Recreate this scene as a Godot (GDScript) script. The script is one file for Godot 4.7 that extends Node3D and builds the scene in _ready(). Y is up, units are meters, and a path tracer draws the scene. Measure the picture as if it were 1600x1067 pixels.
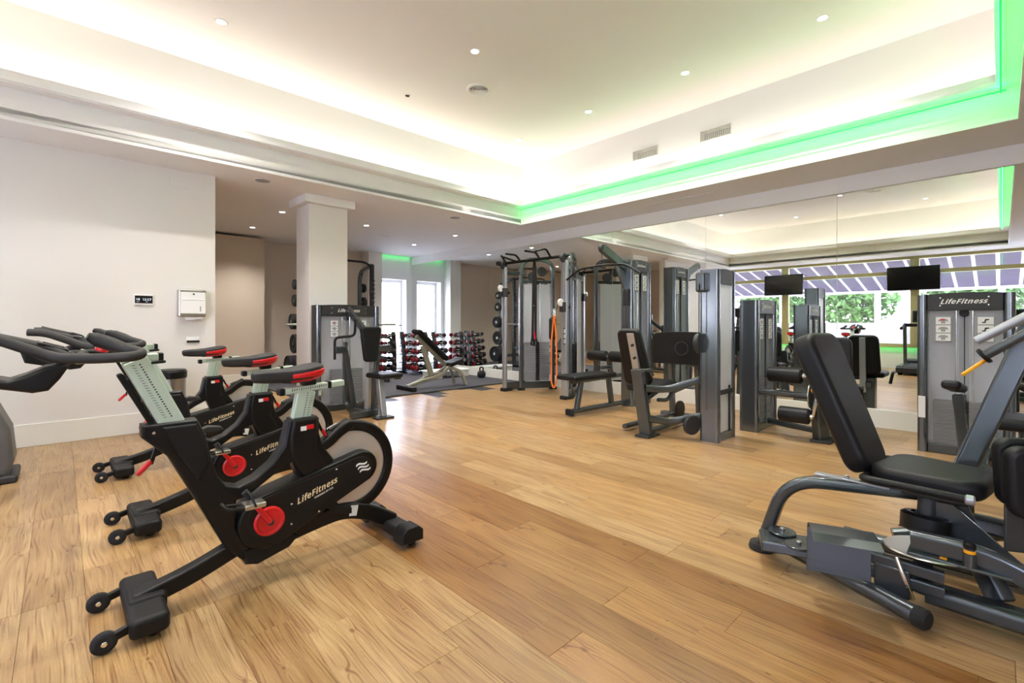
extends Node3D

# ---------------------------------------------------------------- mesh builder
class MB:
	var v := PackedVector3Array()
	var n := PackedVector3Array()
	var u := PackedVector2Array()
	var T := Transform3D()
	func t3(a: Vector3, b: Vector3, c: Vector3, na: Vector3, nb: Vector3, nc: Vector3, ua := Vector2.ZERO, ub := Vector2.ZERO, uc := Vector2.ZERO) -> void:
		if (b - a).cross(c - a).dot(na + nb + nc) > 0.0:
			v.append(T * a); v.append(T * c); v.append(T * b)
			n.append(T.basis * na); n.append(T.basis * nc); n.append(T.basis * nb)
			u.append(ua); u.append(uc); u.append(ub)
		else:
			v.append(T * a); v.append(T * b); v.append(T * c)
			n.append(T.basis * na); n.append(T.basis * nb); n.append(T.basis * nc)
			u.append(ua); u.append(ub); u.append(uc)
	func q4(a: Vector3, b: Vector3, c: Vector3, d: Vector3, na: Vector3, nb: Vector3, nc: Vector3, nd: Vector3) -> void:
		t3(a, b, c, na, nb, nc)
		t3(a, c, d, na, nc, nd)
	# flat quad with uvs
	func fq(a: Vector3, b: Vector3, c: Vector3, d: Vector3, nn: Vector3) -> void:
		t3(a, b, c, nn, nn, nn, Vector2(0, 1), Vector2(1, 1), Vector2(1, 0))
		t3(a, c, d, nn, nn, nn, Vector2(0, 1), Vector2(1, 0), Vector2(0, 0))
	static func steps(h: float, r: float, k: int) -> Array:
		var out := []
		for i in k + 1:
			out.append(-(h - r) - r * tan(PI / 4.0 * float(k - i) / k))
		for i in k + 1:
			out.append((h - r) + r * tan(PI / 4.0 * float(i) / k))
		return out
	# box with rounded edges
	func bx(c: Vector3, s: Vector3, r := 0.004, k := 1, B := Basis()) -> MB:
		var h := s * 0.5
		r = minf(r, minf(h.x, minf(h.y, h.z)) * 0.98)
		if r <= 0.0:
			for ax in 3:
				for sg in [-1.0, 1.0]:
					var a1 := (ax + 1) % 3
					var a2 := (ax + 2) % 3
					var q := []
					for w in [[-1, -1], [1, -1], [1, 1], [-1, 1]]:
						var p := Vector3.ZERO
						p[ax] = h[ax] * sg
						p[a1] = h[a1] * w[0]
						p[a2] = h[a2] * w[1]
						q.append(c + B * p)
					var nn := Vector3.ZERO
					nn[ax] = sg
					fq(q[0], q[1], q[2], q[3], B * nn)
			return self
		var inner := h - Vector3(r, r, r)
		for ax in 3:
			var a1 := (ax + 1) % 3
			var a2 := (ax + 2) % 3
			var l1: Array = steps(h[a1], r, k)
			var l2: Array = steps(h[a2], r, k)
			for sg in [-1.0, 1.0]:
				var ps := []
				var ns := []
				for i in l1.size():
					for j in l2.size():
						var p := Vector3.ZERO
						p[ax] = h[ax] * sg
						p[a1] = l1[i]
						p[a2] = l2[j]
						var q := p.clamp(-inner, inner)
						var d := (p - q).normalized()
						ps.append(c + B * (q + d * r))
						ns.append(B * d)
				var m := l2.size()
				for i in l1.size() - 1:
					for j in m - 1:
						var e := i * m + j
						q4(ps[e], ps[e + m], ps[e + m + 1], ps[e + 1], ns[e], ns[e + m], ns[e + m + 1], ns[e + 1])
		return self
	# box whose length runs from a to b
	func bar(a: Vector3, b: Vector3, w: float, h: float, r := 0.006, k := 1, upv := Vector3.UP) -> MB:
		var z := (b - a).normalized()
		var x := upv.cross(z)
		if x.length() < 0.01:
			x = Vector3.RIGHT.cross(z)
		x = x.normalized()
		var y := z.cross(x)
		return bx((a + b) * 0.5, Vector3(w, h, a.distance_to(b)), r, k, Basis(x, y, z))
	static func circ(r: float, m := 12) -> Array:
		var p := []
		for i in m + 1:
			var a := TAU * i / m
			p.append([Vector2(cos(a), sin(a)) * r, Vector2(cos(a), sin(a))])
		return p
	static func rr(w: float, h: float, r: float, k := 2) -> Array:
		var p := []
		var cs := [Vector2(w / 2 - r, h / 2 - r), Vector2(-w / 2 + r, h / 2 - r), Vector2(-w / 2 + r, -h / 2 + r), Vector2(w / 2 - r, -h / 2 + r)]
		for q in 4:
			for i in k + 1:
				var a := PI / 2 * (q + float(i) / k)
				var d := Vector2(cos(a), sin(a))
				p.append([cs[q] + d * r, d])
		p.append(p[0])
		return p
	func sweep(path: Array, prof: Array, upv := Vector3.UP, closed := false, scales := []) -> MB:
		var m := path.size()
		var fr := []
		var px := Vector3.ZERO
		for i in m:
			var a: Vector3 = path[(i - 1 + m) % m] if (i > 0 or closed) else path[0]
			var b: Vector3 = path[(i + 1) % m] if (i < m - 1 or closed) else path[m - 1]
			var t := (b - a).normalized()
			var x: Vector3
			if i == 0:
				x = upv.cross(t)
				if x.length() < 0.05:
					x = Vector3.RIGHT.cross(t)
			else:
				x = px - t * px.dot(t)
			x = x.normalized()
			px = x
			fr.append([path[i], x, t.cross(x)])
		var rows := m if closed else m - 1
		for i in rows:
			var f: Array = fr[i]
			var g: Array = fr[(i + 1) % m]
			var s0: float = scales[i] if scales else 1.0
			var s1: float = scales[(i + 1) % m] if scales else 1.0
			for j in prof.size() - 1:
				var p0: Vector2 = prof[j][0]
				var p1: Vector2 = prof[j + 1][0]
				var n0: Vector2 = prof[j][1]
				var n1: Vector2 = prof[j + 1][1]
				q4(f[0] + (f[1] * p0.x + f[2] * p0.y) * s0, f[0] + (f[1] * p1.x + f[2] * p1.y) * s0, g[0] + (g[1] * p1.x + g[2] * p1.y) * s1, g[0] + (g[1] * p0.x + g[2] * p0.y) * s1,
					f[1] * n0.x + f[2] * n0.y, f[1] * n1.x + f[2] * n1.y, g[1] * n1.x + g[2] * n1.y, g[1] * n0.x + g[2] * n0.y)
		if not closed:
			for e in [0, m - 1]:
				var f: Array = fr[e]
				var s0: float = scales[e] if scales else 1.0
				var nn: Vector3 = f[1].cross(f[2]) * (-1.0 if e == 0 else 1.0)
				for j in prof.size() - 1:
					var p0: Vector2 = prof[j][0]
					var p1: Vector2 = prof[j + 1][0]
					t3(f[0], f[0] + (f[1] * p0.x + f[2] * p0.y) * s0, f[0] + (f[1] * p1.x + f[2] * p1.y) * s0, nn, nn, nn)
		return self
	func tube(path: Array, r: float, m := 12, closed := false, scales := []) -> MB:
		return sweep(path, circ(r, m), Vector3.UP, closed, scales)
	static func fil(p: Array, r: float, k := 5) -> Array:
		var out := [p[0]]
		for i in range(1, p.size() - 1):
			var a: Vector3 = p[i - 1]
			var b: Vector3 = p[i]
			var c: Vector3 = p[i + 1]
			var l := minf(r, minf(a.distance_to(b), b.distance_to(c)) * 0.48)
			var s := b + (a - b).normalized() * l
			var e := b + (c - b).normalized() * l
			for j in k + 1:
				var t := float(j) / k
				out.append(s.lerp(b, t).lerp(b.lerp(e, t), t))
		out.append(p[p.size() - 1])
		return out
	# profile points (radius, height) turned about the local y axis of X
	func lathe(X: Transform3D, prof: Array, m := 20, smooth := false) -> MB:
		var ns := []
		for i in prof.size() - 1:
			var d: Vector2 = (prof[i + 1] - prof[i])
			ns.append(Vector2(d.y, -d.x).normalized())
		for i in prof.size() - 1:
			var p0: Vector2 = prof[i]
			var p1: Vector2 = prof[i + 1]
			var n0: Vector2 = ns[i]
			var n1: Vector2 = ns[i]
			if smooth:
				if i > 0:
					n0 = (ns[i - 1] + ns[i]).normalized()
				if i < ns.size() - 1:
					n1 = (ns[i + 1] + ns[i]).normalized()
			for j in m:
				var a := TAU * j / m
				var b := TAU * (j + 1) / m
				var ca := Vector3(cos(a), 0, sin(a))
				var cb := Vector3(cos(b), 0, sin(b))
				var y := Vector3.UP
				q4(X * (ca * p0.x + y * p0.y), X * (cb * p0.x + y * p0.y), X * (cb * p1.x + y * p1.y), X * (ca * p1.x + y * p1.y),
					X.basis * (ca * n0.x + y * n0.y), X.basis * (cb * n0.x + y * n0.y), X.basis * (cb * n1.x + y * n1.y), X.basis * (ca * n1.x + y * n1.y))
		return self
	# polygon in local xy, thickness from z0 to z1, rounded rim
	func ext(poly: Array, z0: float, z1: float, bev := 0.0, k := 2, X := Transform3D()) -> MB:
		var pp := PackedVector2Array(poly)
		if Geometry2D.is_polygon_clockwise(pp):
			pp.reverse()
		var m := pp.size()
		var en := []
		for i in m:
			var d := pp[(i + 1) % m] - pp[i]
			en.append(Vector2(d.y, -d.x).normalized())
		var vn := []
		var inset := []
		for i in m:
			var a: Vector2 = en[(i - 1 + m) % m]
			var b: Vector2 = en[i]
			var s := (a + b).normalized()
			inset.append(s / maxf(0.5, s.dot(b)))
			vn.append([s, s] if a.dot(b) > 0.6 else [a, b])
		var rings := []
		if bev > 0.0:
			for i in k + 1:
				var a := PI / 2 * i / k
				rings.append([bev * (1.0 - sin(a)), z0 + bev * (1.0 - cos(a)), -cos(a), sin(a)])
			for i in k + 1:
				var a := PI / 2 * i / k
				rings.append([bev * (1.0 - cos(a)), z1 - bev * (1.0 - sin(a)), sin(a), cos(a)])
		else:
			rings = [[0.0, z0, 0.0, 1.0], [0.0, z1, 0.0, 1.0]]
		for q in rings.size() - 1:
			var e: Array = rings[q]
			var f: Array = rings[q + 1]
			for i in m:
				var j := (i + 1) % m
				var na: Vector2 = vn[i][1]
				var nb: Vector2 = vn[j][0]
				var a0: Vector2 = pp[i] - inset[i] * e[0]
				var b0: Vector2 = pp[j] - inset[j] * e[0]
				var a1: Vector2 = pp[i] - inset[i] * f[0]
				var b1: Vector2 = pp[j] - inset[j] * f[0]
				q4(X * Vector3(a0.x, a0.y, e[1]), X * Vector3(b0.x, b0.y, e[1]), X * Vector3(b1.x, b1.y, f[1]), X * Vector3(a1.x, a1.y, f[1]),
					X.basis * Vector3(na.x * e[3], na.y * e[3], e[2]), X.basis * Vector3(nb.x * e[3], nb.y * e[3], e[2]), X.basis * Vector3(nb.x * f[3], nb.y * f[3], f[2]), X.basis * Vector3(na.x * f[3], na.y * f[3], f[2]))
		var cap := PackedVector2Array()
		for i in m:
			cap.append(pp[i] - inset[i] * bev)
		var ix := Geometry2D.triangulate_polygon(cap)
		if ix.is_empty():
			cap = pp
			ix = Geometry2D.triangulate_polygon(cap)
		for zz in [[z0, -1.0], [z1, 1.0]]:
			var nn := X.basis * Vector3(0, 0, zz[1])
			for i in range(0, ix.size(), 3):
				t3(X * Vector3(cap[ix[i]].x, cap[ix[i]].y, zz[0]), X * Vector3(cap[ix[i + 1]].x, cap[ix[i + 1]].y, zz[0]), X * Vector3(cap[ix[i + 2]].x, cap[ix[i + 2]].y, zz[0]), nn, nn, nn)
		return self
	# skin through rings of equal point counts (closed rings), caps at both ends
	func loft(rings: Array) -> MB:
		var m: int = rings[0].size()
		var nr := rings.size()
		var ns := []
		for i in nr:
			var row := []
			for j in m:
				var a: Vector3 = rings[maxi(i - 1, 0)][j]
				var b: Vector3 = rings[mini(i + 1, nr - 1)][j]
				var c: Vector3 = rings[i][(j - 1 + m) % m]
				var d: Vector3 = rings[i][(j + 1) % m]
				var nn := (b - a).cross(d - c).normalized()
				var mid := Vector3.ZERO
				for p in rings[i]:
					mid += p
				if nn.dot(rings[i][j] - mid / m) < 0.0:
					nn = -nn
				row.append(nn)
			ns.append(row)
		for i in nr - 1:
			for j in m:
				var k := (j + 1) % m
				q4(rings[i][j], rings[i][k], rings[i + 1][k], rings[i + 1][j], ns[i][j], ns[i][k], ns[i + 1][k], ns[i + 1][j])
		for e in [0, nr - 1]:
			var mid := Vector3.ZERO
			for p in rings[e]:
				mid += p
			mid /= m
			var o: Vector3 = rings[1 if e == 0 else nr - 2][0]
			var nn: Vector3 = (rings[e][1] - mid).cross(rings[e][0] - mid).normalized()
			if nn.dot(o - mid) > 0.0:
				nn = -nn
			for j in m:
				t3(mid, rings[e][j], rings[e][(j + 1) % m], nn, nn, nn)
		return self
	func mesh() -> ArrayMesh:
		var a := []
		a.resize(Mesh.ARRAY_MAX)
		a[Mesh.ARRAY_VERTEX] = v
		a[Mesh.ARRAY_NORMAL] = n
		a[Mesh.ARRAY_TEX_UV] = u
		var am := ArrayMesh.new()
		am.add_surface_from_arrays(Mesh.PRIMITIVE_TRIANGLES, a)
		return am

# ---------------------------------------------------------------- helpers
var M := {}
var used := {}
var O := Vector3.ZERO      # base of the thing being built: shapes are given in room coordinates

func mb(X := Transform3D()) -> MB:
	var b := MB.new()
	b.T = Transform3D(Basis(), -O) * X
	return b

func numbered(called: String) -> String:
	var c: int = used.get(called, 0)
	used[called] = c + 1
	return called if c == 0 else "%s_%03d" % [called, c]

func tag(o: Node, label: String, category := "", group := "", kind := "") -> Node:
	if label: o.set_meta("label", label)
	if category: o.set_meta("category", category)
	if group: o.set_meta("group", group)
	if kind: o.set_meta("kind", kind)
	return o

func thing(called: String, label: String, category: String, at := Vector3.ZERO, group := "") -> Node3D:
	var o := Node3D.new()
	o.name = numbered(called)
	add_child(o)
	o.position = at
	O = at
	tag(o, label, category, group)
	return o

func struct(called: String, label := "", at := Vector3.ZERO) -> Node3D:
	var o := thing(called, label, "", at)
	o.set_meta("kind", "structure")
	return o

func part(p: Node, called: String, b: MB, m: Material, label := "") -> MeshInstance3D:
	var o := MeshInstance3D.new()
	o.name = called
	o.mesh = b.mesh()
	o.material_override = m
	p.add_child(o, true)
	if label: o.set_meta("label", label)
	return o

func copy(o: Node3D, label: String, at: Vector3, turn := 0.0) -> Node3D:
	var c: Node3D = o.duplicate()
	c.name = numbered(String(o.name).rstrip("_0123456789"))
	add_child(c)
	c.position = at
	c.rotation.y = turn
	c.set_meta("label", label)
	return c

func col(r: int, g: int, b: int) -> Color:
	return Color8(r, g, b)

func mat(c: Color, rough := 0.6, metal := 0.0) -> StandardMaterial3D:
	var m := StandardMaterial3D.new()
	m.albedo_color = c
	m.roughness = rough
	m.metallic = metal
	return m

func glow(c: Color, e: float) -> StandardMaterial3D:
	var m := mat(c, 0.5)
	m.emission_enabled = true
	m.emission = c
	m.emission_energy_multiplier = e
	return m

func noise_tex(seed_: int, freq: float, lo: Color, hi: Color, size := 256, oct := 3) -> NoiseTexture2D:
	var f := FastNoiseLite.new()
	f.seed = seed_
	f.frequency = freq
	f.fractal_octaves = oct
	var t := NoiseTexture2D.new()
	t.noise = f
	t.seamless = true
	t.width = size
	t.height = size
	var g := Gradient.new()
	g.set_color(0, lo)
	g.set_color(1, hi)
	t.color_ramp = g
	return t

# turn about z (in the xy plane) as a transform at a point
func at_xy(p: Vector3, deg: float) -> Transform3D:
	return Transform3D(Basis(Vector3(0, 0, 1), deg_to_rad(deg)), p)

func axis_z(p: Vector3) -> Transform3D:      # lathe axis along +z
	return Transform3D(Basis(Vector3(1, 0, 0), PI / 2), p)

func axis_x(p: Vector3) -> Transform3D:      # lathe axis along +x
	return Transform3D(Basis(Vector3(0, 0, 1), -PI / 2), p)

func axis_to(p: Vector3, d: Vector3) -> Transform3D:
	var y := d.normalized()
	var x := y.cross(Vector3(0.12, 0.2, 0.97)).normalized()
	return Transform3D(Basis(x, y, x.cross(y)), p)

func disc(r: float, h: float, bev := 0.004) -> Array:
	return [Vector2(0.0001, 0), Vector2(r - bev, 0), Vector2(r, bev), Vector2(r, h - bev), Vector2(r - bev, h), Vector2(0.0001, h)]

func lettering(p: Node, called: String, words: String, X: Transform3D, height: float, m: Material, slant := 0.0, serif := false) -> void:
	var t := TextMesh.new()
	t.text = words
	var f := SystemFont.new()
	f.font_names = PackedStringArray(["Droid Serif" if serif else "Droid Sans"])
	f.font_weight = 700
	t.font = f
	t.font_size = 32
	t.depth = 0.8
	t.pixel_size = 0.01
	t.curve_step = 2.0
	var o := MeshInstance3D.new()
	o.name = called
	o.mesh = t
	o.material_override = m
	var s := height / 0.24
	p.add_child(o, true)
	o.transform = Transform3D(Basis(), -O) * X * Transform3D(Basis(Vector3(s, 0, 0), Vector3(slant * s, s, 0), Vector3(0, 0, s * 0.004)), Vector3.ZERO)

# ---------------------------------------------------------------- the room
const XM := 6.83       # mirror plane
const ZL := -6.57      # left wall
const XW := -2.5       # window wall
const SOF := 2.97
const TOP := 4.06
const CX0 := -1.6
const CX1 := 5.97
const CZ0 := -5.98
const CZ1 := 0.11

func ring(b: MB, grow: float, w: float, y0: float, y1: float, r := 0.0) -> void:
	# a rectangular frame: inner face = coffer edge moved outwards by grow, w thick outwards
	var x0 := CX0 - grow
	var x1 := CX1 + grow
	var z0 := CZ0 - grow
	var z1 := CZ1 + grow
	var h := y1 - y0
	var y := (y0 + y1) / 2
	b.bx(Vector3((x0 + x1) / 2, y, z0 - w / 2), Vector3(x1 - x0 + 2 * w, h, w), r)
	b.bx(Vector3((x0 + x1) / 2, y, z1 + w / 2), Vector3(x1 - x0 + 2 * w, h, w), r)
	b.bx(Vector3(x0 - w / 2, y, (z0 + z1) / 2), Vector3(w, h, z1 - z0), r)
	b.bx(Vector3(x1 + w / 2, y, (z0 + z1) / 2), Vector3(w, h, z1 - z0), r)

func slab(b: MB, x0: float, x1: float, y0: float, y1: float, z0: float, z1: float, r := 0.0) -> MB:
	return b.bx(Vector3((x0 + x1) / 2, (y0 + y1) / 2, (z0 + z1) / 2), Vector3(x1 - x0, y1 - y0, z1 - z0), r)

# level slab with rectangular openings [x0, x1, z0, z1], given in order of x
func holed(b: MB, x0: float, x1: float, y0: float, y1: float, z0: float, z1: float, holes: Array) -> MB:
	var x := x0
	for h in holes:
		slab(b, x, h[0], y0, y1, z0, z1)
		slab(b, h[0], h[1], y0, y1, z0, h[2])
		slab(b, h[0], h[1], y0, y1, h[3], z1)
		x = h[1]
	return slab(b, x, x1, y0, y1, z0, z1)

# open sheet-metal duct above an opening in a ceiling
func duct(b: MB, x0: float, x1: float, y0: float, y1: float, z0: float, z1: float) -> MB:
	slab(b, x0 - 0.01, x0, y0, y1, z0, z1)
	slab(b, x1, x1 + 0.01, y0, y1, z0, z1)
	slab(b, x0, x1, y0, y1, z0 - 0.01, z0)
	slab(b, x0, x1, y0, y1, z1, z1 + 0.01)
	return slab(b, x0 - 0.01, x1 + 0.01, y1, y1 + 0.01, z0 - 0.01, z1 + 0.01)

func make_wood() -> ImageTexture:
	# four boards of oak grain, side by side
	var w := 1024
	var h := 512
	var im := Image.create(w, h, false, Image.FORMAT_RGB8)
	var f1 := FastNoiseLite.new()
	f1.seed = 7
	f1.frequency = 0.012
	f1.fractal_octaves = 3
	var f2 := FastNoiseLite.new()
	f2.seed = 19
	f2.frequency = 0.11
	f2.fractal_octaves = 2
	var f3 := FastNoiseLite.new()
	f3.seed = 31
	f3.frequency = 0.006
	f3.fractal_octaves = 2
	var rng := RandomNumberGenerator.new()
	rng.seed = 5
	var knots := []
	for s in 4:
		for k in 3:
			knots.append([rng.randf_range(60, w - 60), s * 128 + rng.randf_range(24, 104), rng.randf_range(3.0, 8.0)])
	var base := Color(0.705, 0.592, 0.42)
	var dark := Color(0.49, 0.355, 0.225)
	for y in h:
		var s := y / 128
		for x in w:
			var bend := 0.0
			var kd := 0.0
			for k in range(s * 3, s * 3 + 3):
				var kx: float = (x - knots[k][0]) * 0.35
				var ky: float = y - knots[k][1]
				var d2: float = (kx * kx + ky * ky) / (knots[k][2] * knots[k][2])
				if d2 < 30.0:
					var e := exp(-d2 * 0.35)
					bend += e * 9.0 * signf(ky)
					kd = maxf(kd, exp(-d2 * 1.6))
			var yy := y + s * 517.0 + bend + f1.get_noise_2d(x * 0.07, y * 0.35 + s * 300.0) * 20.0
			var rings := 0.5 + 0.5 * sin(yy * 0.42 + 7.0 * f3.get_noise_2d(x * 0.12, yy * 1.5))
			var fine := f2.get_noise_2d(x * 0.03, yy * 4.2) + 0.6 * f2.get_noise_2d(x * 0.09 + 400.0, yy * 9.0)
			var streak := maxf(0.0, f2.get_noise_2d(x * 0.022 + 77.0, yy * 1.4) - 0.12)
			var broad := f1.get_noise_2d(x * 0.12 + 900.0, yy * 1.6)
			var t := clampf(0.24 + rings * 0.08 + fine * 0.21 + broad * 0.36 + streak * 1.3, 0.0, 1.0)
			t = maxf(t, kd * 1.25)
			im.set_pixel(x, y, base.lerp(dark, t))
	return ImageTexture.create_from_image(im)

func build_materials() -> void:
	M.wall = mat(col(234, 230, 224), 0.85)
	M.white = mat(col(244, 244, 243), 0.7)
	M.ceil = mat(col(242, 241, 239), 0.9)
	M.beige = mat(col(214, 198, 182), 0.85)
	M.base = mat(col(238, 235, 226), 0.5)
	M.mirror = mat(col(238, 241, 238), 0.0, 1.0)
	M.dark = mat(col(40, 41, 43), 0.5)
	M.frame = mat(col(88, 94, 97), 0.24, 0.7)
	M.frame.metallic_specular = 0.5
	M.silver = mat(col(176, 180, 186), 0.3, 0.7)
	M.post = mat(col(116, 122, 128), 0.2, 0.85)
	M.chrome = mat(col(225, 226, 228), 0.12, 1.0)
	M.steel = mat(col(190, 188, 184), 0.28, 1.0)
	M.black = mat(col(12, 12, 13), 0.4)
	M.black.metallic_specular = 0.4
	M.blackmat = mat(col(16, 15, 15), 0.55)
	M.blackmat.metallic_specular = 0.4
	M.rubber = mat(col(24, 24, 25), 0.8)
	M.wheel = mat(col(214, 212, 208), 0.34, 0.65)
	M.pad = mat(col(19, 20, 22), 0.46)
	M.pad.metallic_specular = 0.38
	M.foam = mat(col(30, 29, 28), 0.62)
	M.red = mat(col(206, 22, 30), 0.35)
	M.alu = mat(col(186, 202, 186), 0.4, 0.25)
	M.ink = mat(col(235, 235, 232), 0.5)
	M.inkdark = mat(col(25, 25, 28), 0.5)
	M.gold = mat(col(232, 214, 170), 0.4)
	M.orange = mat(col(240, 120, 25), 0.5)
	M.yellow = mat(col(245, 170, 20), 0.4)
	M.card = mat(col(226, 226, 224), 0.5)
	M.cardgrey = mat(col(150, 152, 155), 0.5)
	M.bench = mat(col(152, 149, 132), 0.35, 0.3)
	M.olive = mat(col(186, 180, 128), 0.5)
	M.backpanel = mat(col(206, 208, 214), 0.4, 0.15)
	M.frost = mat(Color(0.84, 0.86, 0.89, 0.17), 0.5)
	M.frost.transparency = BaseMaterial3D.TRANSPARENCY_ALPHA
	M.glass = mat(Color(0.95, 0.98, 0.97, 0.06), 0.02)
	M.glass.transparency = BaseMaterial3D.TRANSPARENCY_ALPHA
	M.film = mat(Color(0.95, 0.96, 0.98, 0.85), 0.6)
	M.film.transparency = BaseMaterial3D.TRANSPARENCY_ALPHA
	M.film.backlight_enabled = true
	M.film.backlight = Color(0.8, 0.8, 0.8)
	M.leaf = mat(col(78, 112, 48), 0.7)
	M.bark = mat(col(95, 75, 58), 0.9)
	M.terrace = mat(col(206, 198, 186), 0.8)
	M.screen = mat(col(20, 18, 23), 0.12)
	M.speck = mat(Color.WHITE, 0.9)
	M.speck.albedo_texture = noise_tex(3, 0.35, Color(0.16, 0.155, 0.17), Color(0.33, 0.325, 0.35), 256, 2)
	M.speck.uv1_triplanar = true
	M.speck.uv1_world_triplanar = true
	M.speck.uv1_scale = Vector3(2.5, 2.5, 2.5)
	var wood := make_wood()
	M.woods = []
	for c in [Color(1.0, 1.0, 1.0), Color(1.06, 1.04, 1.0), Color(0.95, 0.93, 0.9), Color(1.0, 0.97, 0.92), Color(0.90, 0.87, 0.82), Color(0.88, 0.80, 0.69), Color(0.80, 0.70, 0.56), Color(0.92, 0.83, 0.71)]:
		var m := mat(c, 0.29)
		m.albedo_texture = wood
		m.metallic_specular = 0.5
		M.woods.append(m)

func plank_mesh(w: float, l: float, strip: int, off: float, flip: bool) -> MB:
	var b := MB.new()
	var g := 0.0003
	var e := 0.001
	var y1 := 0.0
	var x := w / 2 - g
	var z := l / 2 - g
	var uvs := func(px: float, pz: float) -> Vector2:
		var s := (pz / l + 0.5)
		if flip:
			s = 1.0 - s
		return Vector2(off + s * 0.98, (strip + 0.04 + 0.92 * (px / w + 0.5)) / 4.0)
	var q := func(a: Vector3, bb: Vector3, c: Vector3, d: Vector3, nn: Vector3) -> void:
		b.t3(a, bb, c, nn, nn, nn, uvs.call(a.x, a.z), uvs.call(bb.x, bb.z), uvs.call(c.x, c.z))
		b.t3(a, c, d, nn, nn, nn, uvs.call(a.x, a.z), uvs.call(c.x, c.z), uvs.call(d.x, d.z))
	q.call(Vector3(-x + e, y1, -z + e), Vector3(x - e, y1, -z + e), Vector3(x - e, y1, z - e), Vector3(-x + e, y1, z - e), Vector3.UP)
	q.call(Vector3(-x + e, y1, -z + e), Vector3(-x + e, y1, z - e), Vector3(-x, -0.004, z), Vector3(-x, -0.004, -z), Vector3(-0.8, 0.6, 0))
	q.call(Vector3(x - e, y1, -z + e), Vector3(x - e, y1, z - e), Vector3(x, -0.004, z), Vector3(x, -0.004, -z), Vector3(0.8, 0.6, 0))
	q.call(Vector3(-x + e, y1, -z + e), Vector3(x - e, y1, -z + e), Vector3(x, -0.004, -z), Vector3(-x, -0.004, -z), Vector3(0, 0.6, -0.8))
	q.call(Vector3(-x + e, y1, z - e), Vector3(x - e, y1, z - e), Vector3(x, -0.004, z), Vector3(-x, -0.004, z), Vector3(0, 0.6, 0.8))
	return b

func build_floor() -> void:
	var t := struct("floor", "light oak plank floor of the gym")
	part(t, "subfloor", slab(mb(), XW - 0.1, XM + 0.15, -0.2, -0.004, -11.4, 3.1), M.dark)
	var w := 0.198
	var l := 1.24
	var rng := RandomNumberGenerator.new()
	rng.seed = 11
	var shared := []
	for i in 24:
		shared.append(plank_mesh(w, l, i % 4, rng.randf(), rng.randf() < 0.5).mesh())
	var spots := []
	for row in range(-20, 29):
		var x := 1.27 + w * (row + 0.5)
		if x - w / 2 < XW - 0.15 or x + w / 2 > XM + 0.14:
			continue
		var z := -11.3 + rng.randf() * l
		while z < 3.0:
			var tone: int = [0, 0, 1, 2, 3, 4, 0, 3][rng.randi() % 8]
			if row >= 0 and row <= 4:
				tone = [5, 6, 7, 6, 5][rng.randi() % 5]
			if z < -6.95 and x > 2.8:
				z += l
				continue
			# share of the picture that the plank fills
			var dd := maxf(0.6928 * x - 0.7211 * z, 0.01)
			var aa := (0.7211 * x + 0.6928 * z) / dd
			var seen_ := absf(aa) < 1.15 and dd > 0.9
			spots.append([(dd if seen_ else 100.0 + absf(z) + absf(x)), Vector3(x, 0, z), tone, rng.randi() % 24])
			z += l
	spots.sort_custom(func(a, b): return a[0] < b[0])
	var rest := {}
	for i in spots.size():
		var s: Array = spots[i]
		if i < 290:
			var o := MeshInstance3D.new()
			o.name = "plank"
			o.mesh = shared[s[3]]
			o.material_override = M.woods[s[2]]
			o.position = s[1]
			t.add_child(o, true)
		else:
			if not rest.has(s[2]):
				rest[s[2]] = SurfaceTool.new()
				rest[s[2]].begin(Mesh.PRIMITIVE_TRIANGLES)
			rest[s[2]].append_from(shared[s[3]], 0, Transform3D(Basis(), s[1]))
	var am := ArrayMesh.new()
	for k in rest:
		rest[k].commit(am)
		am.surface_set_material(am.get_surface_count() - 1, M.woods[k])
	var far := MeshInstance3D.new()
	far.name = "far_planks"
	far.mesh = am
	far.set_meta("kind", "stuff")
	t.add_child(far)
	# speckled rubber tiles in the free-weight area
	var r := thing("rubber_flooring", "black speckled rubber tiles under the free weights", "flooring", Vector3(4.7, 0, -8.9))
	for i in 4:
		for j in 4:
			var x0 := 2.72 + i * 1.025
			var z0 := -10.98 + j * 1.025
			part(r, "tile", slab(mb(), x0, x0 + 1.02, 0.0, 0.022, maxf(z0, -10.38) if i == 0 else z0 if not (i == 2 and j == 0 or i == 3 and j == 0) else maxf(z0, -10.66), z0 + 1.02, 0.004), M.speck)

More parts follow.
